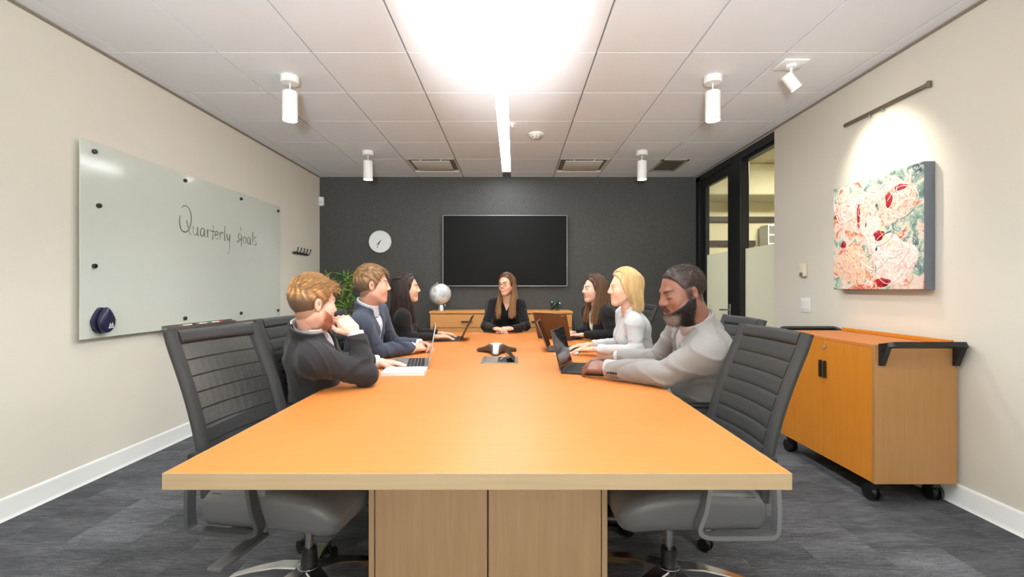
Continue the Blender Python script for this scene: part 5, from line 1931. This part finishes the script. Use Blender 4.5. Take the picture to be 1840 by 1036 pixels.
        ty = fr * sd * (fy + rg.normal(0, .014, n)) + (1 - fr) * (last[:, 1] * .85 + rg.normal(0, .008, n))
        wv = rg.uniform(0, 6.28, n)
        for k in range(nh, K_):
            q = (k - nh + 1) / (K_ - nh)
            e = q * q * (3 - 2 * q)
            pth[:, k, 0] = last[:, 0] * (1 - e) + tx * e + c.get('wave', .004) * np.sin(q * 7 + wv) * q
            pth[:, k, 1] = last[:, 1] * (1 - e) + ty * e + c.get('wave', .004) * np.cos(q * 6 + wv) * q
            pth[:, k, 2] = last[:, 2] * (1 - q) + ze * q
        rd = np.broadcast_to((.0033 * (1 - .62 * t_ ** 2))[None], (n, K_))
        # strands hang down in world space even when the head tilts
        V, Q = strands(pth, rd, 4)
        cc = rg.uniform(0, 1, n)[:, None]
        root_c = hc0 * (1 - cc * .5) + hc1 * cc * .5; tip = lin(c.get('tipcol', c['haircol'][1])); tip_c = root_c * .35 + tip * .65
        tt = (t_ ** 1.5)[None, :, None]
        cs_ = root_c[:, None, :] * (1 - tt) + tip_c[:, None, :] * tt * (.75 + .5 * cc[:, None, :])
        hg.add(V @ RH.T + H, Q, np.clip(np.repeat(cs_.reshape(-1, 3), 4, 0), 0, 1))
    if c['hair'] == 'buzz':
        n = 7000
        th_ = rg.uniform(0, 2 * math.pi, n); ps = np.arccos(rg.uniform(-.5, 1, n))
        S0 = C0 + (RD + .0005) * np.stack([np.sin(ps) * np.cos(th_), np.sin(ps) * np.sin(th_), np.cos(ps)], 1)
        ok = (hair_keep(S0.T, c) < -.003) & ~((np.abs(S0[:, 0] + .010) < .024) & (np.abs(S0[:, 2] + .004) < .034))
        S0 = S0[ok]; n = len(S0)
        nr = (S0 - C0) / RD ** 2; nr /= np.linalg.norm(nr, axis=1, keepdims=True)
        dr = nr * .6 + rg.normal(0, .45, (n, 3)); t_ = np.linspace(0, 1, 3)[None, :, None]
        V, Q = strands(S0[:, None, :] + dr[:, None, :] * t_ * .0035, np.broadcast_to(.0009 * (1 - .7 * t_[..., 0]), (n, 3)))
        cc = rg.uniform(0, 1, n)[:, None]
        hg.add(V @ RH.T + H, Q, np.repeat(hc0 * .7 * (1 - cc) + hc1 * cc, 9, 0))
    if beard_v is not None and len(beard_v[0]):
        n = c.get('nbeard', 2400); ii = rg.integers(0, len(beard_v[0]), n)
        S0 = beard_v[0][ii] + rg.normal(0, .001, (n, 3)); cb = beard_v[1][ii]
        nr = S0 - np.array([.015, 0, -.03]); nr /= np.linalg.norm(nr, axis=1, keepdims=True)
        dr = nr * .55 + np.array([.15, 0, -.6]) + rg.normal(0, .35, (n, 3)); t_ = np.linspace(0, 1, 4)[None, :, None]
        V, Q = strands(S0[:, None, :] + dr[:, None, :] * t_ * c.get('beardlen', .007), np.broadcast_to(.0010 * (1 - .7 * t_[..., 0]), (n, 4)))
        hg.add(V @ RH.T + H, Q, np.clip(np.repeat(cb * rg.uniform(.6, 1.3, (n, 1)), 12, 0), 0, 1))
    hg.build('hair', M_hair, root, off)
    c['_'] = dict(RH=RH, H=H, root=root, off=off, WR=WR, EL=EL, sr=sr, tp=tp)
    for s, nm in ((1, 'L'), (-1, 'R')):
        print(c['id'], nm, 'upper %.2f fore %.2f' % (np.linalg.norm(SH[s] - EL[s]), np.linalg.norm(EL[s] - WR[s])))
    return root


SHORT_X = [-.14, -.09, -.05, -.03, -.008, .012, .03, .048, .07, .10, .14]
SHORT_Z = [-.088, -.086, -.074, -.052, -.03, -.028, .012, .05, .078, .092, .10]
LONG_Z = [-.08, -.08, -.075, -.07, -.06, -.045, .0, .058, .094, .112, .12]
PEOPLE = [
    dict(id='p1', label='person in charcoal suit resting chin on hand at the silver laptop', H=(-.925, 2.13, 1.13), hy=48, hp=-6, hs=.95, N=(-.965, 2.195, 1.005), pel=(-1.0, 2.33, .63), ty=24, sw=.18,
         eR=(-.705, 2.19, .792), wR=(-.765, 2.225, .985), dR=(-.62, .10, .62), nR=(.45, -.55, .6), curlR=52, thR='out', eL=(-1.0, 2.56, .80), wL=(-.80, 2.70, .772), dL=(.96, .12, -.08), curlL=10,
         skin=(222, 180, 162), brow=(150, 100, 62), lipcol=(206, 136, 124), beard=.003, beardx=(.01, .04), beardcol=(158, 92, 58), beardmix=.85, beardlen=.0042, nbeard=1500, jacket=(50, 50, 53), shirt=(214, 214, 222), hair='short', haircol=((128, 88, 52), (206, 160, 104)),
         fade=(92, 72, 58), hx=SHORT_X, hz=SHORT_Z, hthick=(.012, .004, .020), hlen=.042, flow=(.75, .1, .35), seed=1, nstr=3600, fat=1.06, res=.006),
    dict(id='p2', label='person in navy suit with hands clasped on the table', H=(-.945, 3.08, 1.222), hy=22, hp=0, N=(-.985, 3.13, 1.068), pel=(-1.06, 3.2, .63), ty=0, sw=.19,
         eR=(-.90, 3.04, .782), wR=(-.72, 3.27, .782), dR=(.62, .78, -.04), nR=(.25, -.45, .85), curlR=42, thR='in', eL=(-.93, 3.50, .785), wL=(-.70, 3.455, .785), dL=(.78, -.6, 0), nL=(.35, .3, .85), curlL=40, thL='in',
         skin=(212, 160, 138), brow=(110, 78, 52), lipcol=(196, 116, 106), jacket=(70, 77, 92), shirt=(212, 218, 228), hair='short', haircol=((98, 70, 46), (176, 138, 94)), fade=(96, 74, 56), hx=SHORT_X, hz=SHORT_Z,
         hthick=(.012, .005, .020), hlen=.03, flow=(.8, -.1, .25), seed=2, fat=1.04, nstr=3000),
    dict(id='p3', label='person in black blazer over a pale top typing at the dark laptop', H=(-.93, 4.0, 1.20), hy=16, hp=2, hs=.97, N=(-.965, 4.03, 1.055), pel=(-1.03, 4.10, .63), ty=10, sw=.15, fem=True, smile=.6,
         eR=(-.90, 3.92, .785), wR=(-.69, 4.04, .78), dR=(.95, .25, -.03), curlR=14, eL=(-.92, 4.33, .79), wL=(-.70, 4.33, .78), dL=(.98, -.1, -.03), curlL=14,
         skin=(222, 176, 148), brow=(48, 34, 28), lipcol=(204, 104, 98), jacket=(36, 35, 36), shirt=(226, 208, 190), VW=.055, VD=.34, SD=.11, SW=.045, hair='long', haircol=((22, 16, 15), (66, 46, 38)), tipcol=(70, 48, 38),
         hx=SHORT_X, hz=LONG_Z, hthick=(.014, .012, .012), hend=-.30, az=(78, 180), frontaz=110, fend=(.03, .085), wave=.003, seed=3, nstr=1000, jaw=.92),
    dict(id='p4', label='person in glasses and black velvet with hands folded at the table end', H=(-.085, 5.12, 1.24), hy=-120, hp=0, hr=4, hs=.97, N=(-.08, 5.17, 1.09), pel=(-.09, 5.27, .63), ty=-92, sw=.155, fem=True, smile=1.0,
         eR=(-.315, 5.0, .79), wR=(-.20, 4.80, .782), dR=(.72, -.68, -.03), nR=(.1, -.25, .9), curlR=24, eL=(.13, 5.0, .79), wL=(-.03, 4.78, .785), dL=(-.95, -.22, 0), nL=(0, -.3, .9), curlL=28,
         skin=(222, 174, 144), brow=(70, 46, 32), lipcol=(206, 100, 92), jacket=(22, 20, 21), shirt=(22, 21, 22), VW=.07, VD=.16, SD=.13, SW=.055, lapel=False, velvet=True, cuffgap=.004, hair='long', haircol=((64, 42, 28), (120, 80, 50)), tipcol=(190, 140, 92),
         hx=SHORT_X, hz=LONG_Z, hthick=(.012, .010, .012), hend=-.37, az=(76, 180), frontaz=125, fend=(.075, .085), backlen=.7, party=-.01, wave=.006, seed=4, nstr=1000, jaw=.94),
    dict(id='p5', label='person in black cardigan typing at the brown-lidded laptop', H=(.735, 4.25, 1.192), hy=194, hp=0, hs=.98, N=(.768, 4.28, 1.045), pel=(.88, 4.35, .63), ty=205, sw=.165, fem=True, smile=.6, fat=1.08,
         eL=(.86, 4.08, .79), wL=(.63, 4.17, .782), dL=(-.93, .3, -.03), curlL=16, eR=(.73, 4.54, .79), wR=(.565, 4.38, .782), dR=(-.9, -.3, -.03), curlR=16,
         skin=(220, 178, 154), brow=(86, 58, 40), lipcol=(212, 124, 112), jacket=(34, 32, 34), jname='cardigan', shirt=(236, 222, 200), VW=.065, VD=.32, SD=.10, SW=.05, lapel=False, cuffgap=.004, hair='long', haircol=((52, 34, 24), (112, 76, 50)), tipcol=(150, 112, 74),
         hx=SHORT_X, hz=LONG_Z, hthick=(.014, .012, .014), hend=-.31, az=(74, 180), frontaz=118, fend=(.045, .09), wave=.006, seed=5, nstr=1000, jaw=.95),
    dict(id='p6', label='person in white blazer typing beside the light grey suit', H=(.762, 3.2, 1.20), hy=181, hp=-1, hs=.98, N=(.80, 3.22, 1.055), pel=(.90, 3.28, .63), ty=178, sw=.16, fem=True, smile=.2,
         eL=(.80, 3.02, .79), wL=(.56, 3.18, .782), dL=(-.93, .28, -.03), curlL=14, eR=(.80, 3.48, .79), wR=(.56, 3.42, .782), dR=(-.98, -.1, -.03), curlR=14,
         skin=(220, 178, 152), brow=(176, 140, 96), lipcol=(212, 130, 116), jacket=(192, 193, 194), shirt=(196, 192, 190), trousers=(60, 60, 64), VW=.06, VD=.32, SD=.05, SW=.03, hair='long', haircol=((186, 148, 94), (226, 198, 146)), tipcol=(222, 192, 140),
         hx=SHORT_X, hz=LONG_Z, hthick=(.016, .016, .018), hend=-.155, az=(72, 180), frontaz=60, bend=(-.085, .08), wave=.004, seed=6, nstr=1100, jaw=.93),
    dict(id='p7', label='person in light grey suit leaning on the table over a laptop', H=(.80, 2.20, 1.178), hy=190, hp=-14, hs=1.05, N=(.885, 2.24, 1.035), pel=(1.0, 2.37, .63), ty=172, sw=.20, fat=1.2, nose=1.2, lips=1.3, jaw=1.08,
         eL=(.705, 2.175, .795), wL=(.475, 2.365, .795), dL=(-.82, .52, -.05), nL=(-.1, -.5, .85), curlL=34, thL='out', eR=(.83, 2.62, .80), wR=(.60, 2.74, .787), dR=(-.97, .0, -.03), curlR=18,
         eyes=False, lash=-.003, skin=(128, 88, 72), brow=(34, 24, 20), lipcol=(124, 82, 76), beard=.009, beardcol=(30, 24, 24), chincol=(132, 120, 112), jacket=(138, 136, 134), shirt=(178, 172, 174), VD=.26, hair='buzz', collar_h=.03, haircol=((40, 30, 28), (62, 48, 42)),
         hx=SHORT_X, hz=[-.062, -.060, -.050, -.026, .012, .006, .024, .06, .086, .10, .11], hthick=(.003, .0035, .004), iris=(40, 24, 16), seed=7, res=.006),
]
import time as _t
for c in PEOPLE:
    _t0 = _t.time()
    make_person(c)
    print(c['id'], 'built in %.1f s' % (_t.time() - _t0))
PD = {c['id']: c['_'] for c in PEOPLE}


def to_head(k, pts):
    q = PD[k]
    return [tuple(v3(p) @ q['RH'].T + q['H'] - q['off']) for p in pts]


# glasses of the woman at the table end
for s in (-1, 1):
    pts = [(.1065 + .004 * math.cos(a) * s * 0 - .10 * (.033 + .024 * math.cos(a)) ** 2 * 8, s * (.033 + .024 * abs(math.cos(a)) ** .8 * (1 if math.cos(a) > 0 else -1)), .0 + .0185 * abs(math.sin(a)) ** .8 * (1 if math.sin(a) > 0 else -1)) for a in np.linspace(0, 2 * math.pi, 29)[:-1]]
    bm = B(); tube(bm, to_head('p4', pts), .0021, 6, closed=True)
    gl = ob('glasses_rim', bm, M_black, PD['p4']['root'])
    bm = B(); tube(bm, to_head('p4', [(.10 - .04, s * .060, .008), (.06, s * .072, .008), (.0, s * .081, .004), (-.02, s * .082, -.008)]), .0018, 6)
    ob('glasses_temple', bm, M_black, PD['p4']['root'])
bm = B(); tube(bm, to_head('p4', [(.106, -.010, .006), (.110, 0, .009), (.106, .010, .006)]), .0018, 6)
ob('glasses_bridge', bm, M_black, PD['p4']['root'])
# wristwatch of the bearded man, bracelet of the blonde woman, jacket cuff buttons
for k, s, nm, mt, rr in (('p7', -1, 'wristwatch', M_silver, .030), ('p6', -1, 'bracelet', pm('bracelet_green', srgb(150, 186, 110), .5), .027)):
    q = PD[k]; dv = unit(q['WR'][s] - q['EL'][s]); ce = q['WR'][s] - q['off'] + dv * .012
    a = unit(np.cross(dv, (0, 0, 1))); b = np.cross(a, dv)
    bm = B(); tube(bm, [tuple(ce + a * rr * math.cos(t_) + b * rr * .78 * math.sin(t_)) for t_ in np.linspace(0, 2 * math.pi, 25)[:-1]], .005, 6, closed=True)
    if nm == 'wristwatch':
        cyl(bm, tuple(ce + b * .022), tuple(ce + b * .031), .016, n=20)
    ob(nm, bm, mt, q['root'])
q = PD['p7']; dv = unit(q['WR'][1] - q['EL'][1]); sd_ = unit(np.cross(dv, (0, 0, 1)))
sd_ = sd_ if sd_[1] < 0 else -sd_
for i in range(4):
    ce = q['WR'][1] - dv * (.034 + .014 * i) + sd_ * (q['sr'] * .70) + np.array([0, 0, -.014]) - q['off']
    bm = B(); cyl(bm, tuple(ce), tuple(ce + sd_ * .005), .0055, n=12)
    ob('cuff_button', bm, M_black, q['root'])

# ------------------------------------------------------------------ speakerphone on the table
t = thing('speakerphone', 'grey three-legged conference speakerphone by the power box', 'speakerphone', (-.13, 3.345, TZ))
ax, P = grid((-.19, -.19, -.004), (.19, .19, .085), .0042)
d = ell(P, (0, 0, .038), (.062, .062, .022))
for a in (-90, 30, 150):
    x_, y_ = math.cos(R(a)), math.sin(R(a))
    for s in (-1, 1):
        px_, py_ = -y_ * s, x_ * s
        d = su(d, cone(P, (x_ * .02 + px_ * .026, y_ * .02 + py_ * .026, .038), (x_ * .15 + px_ * .012, y_ * .15 + py_ * .012, .014), .024, .011), .03)
d = np.maximum(d, F32(.001) - P[2])
V, Q = nets(d, ax)
an_ = np.degrees(np.arctan2(V[:, 1], V[:, 0]))
ridge = np.minimum.reduce([np.abs((an_ - a + 180) % 360 - 180) for a in (-90, 30, 150)])
rr_ = np.hypot(V[:, 0], V[:, 1])
m = (sstep(-(ridge * np.maximum(rr_, .02) * 3.14 / 180), -.022, -.018) * (V[:, 1] < 0.02) * sstep(V[:, 2], .008, .012))[:, None]
m = np.maximum(m, (rr_ < .05)[:, None] * (V[:, 2] > .045)[:, None])
g = Geo(); g.add(V, Q, lin((76, 66, 58)) * (1 - m) + lin((176, 174, 170)) * m)
g.build('housing', vcol_mat('phone_plastic', rough=.35, spec=.5), t, np.zeros(3))
bm = B(); lathe(bm, [(0, .058), (.036, .059), (.038, .061), (.034, .0635), (0, .064)], 28)
ob('keypad', bm, pm('phone_keypad', srgb(70, 70, 70), .4), t)
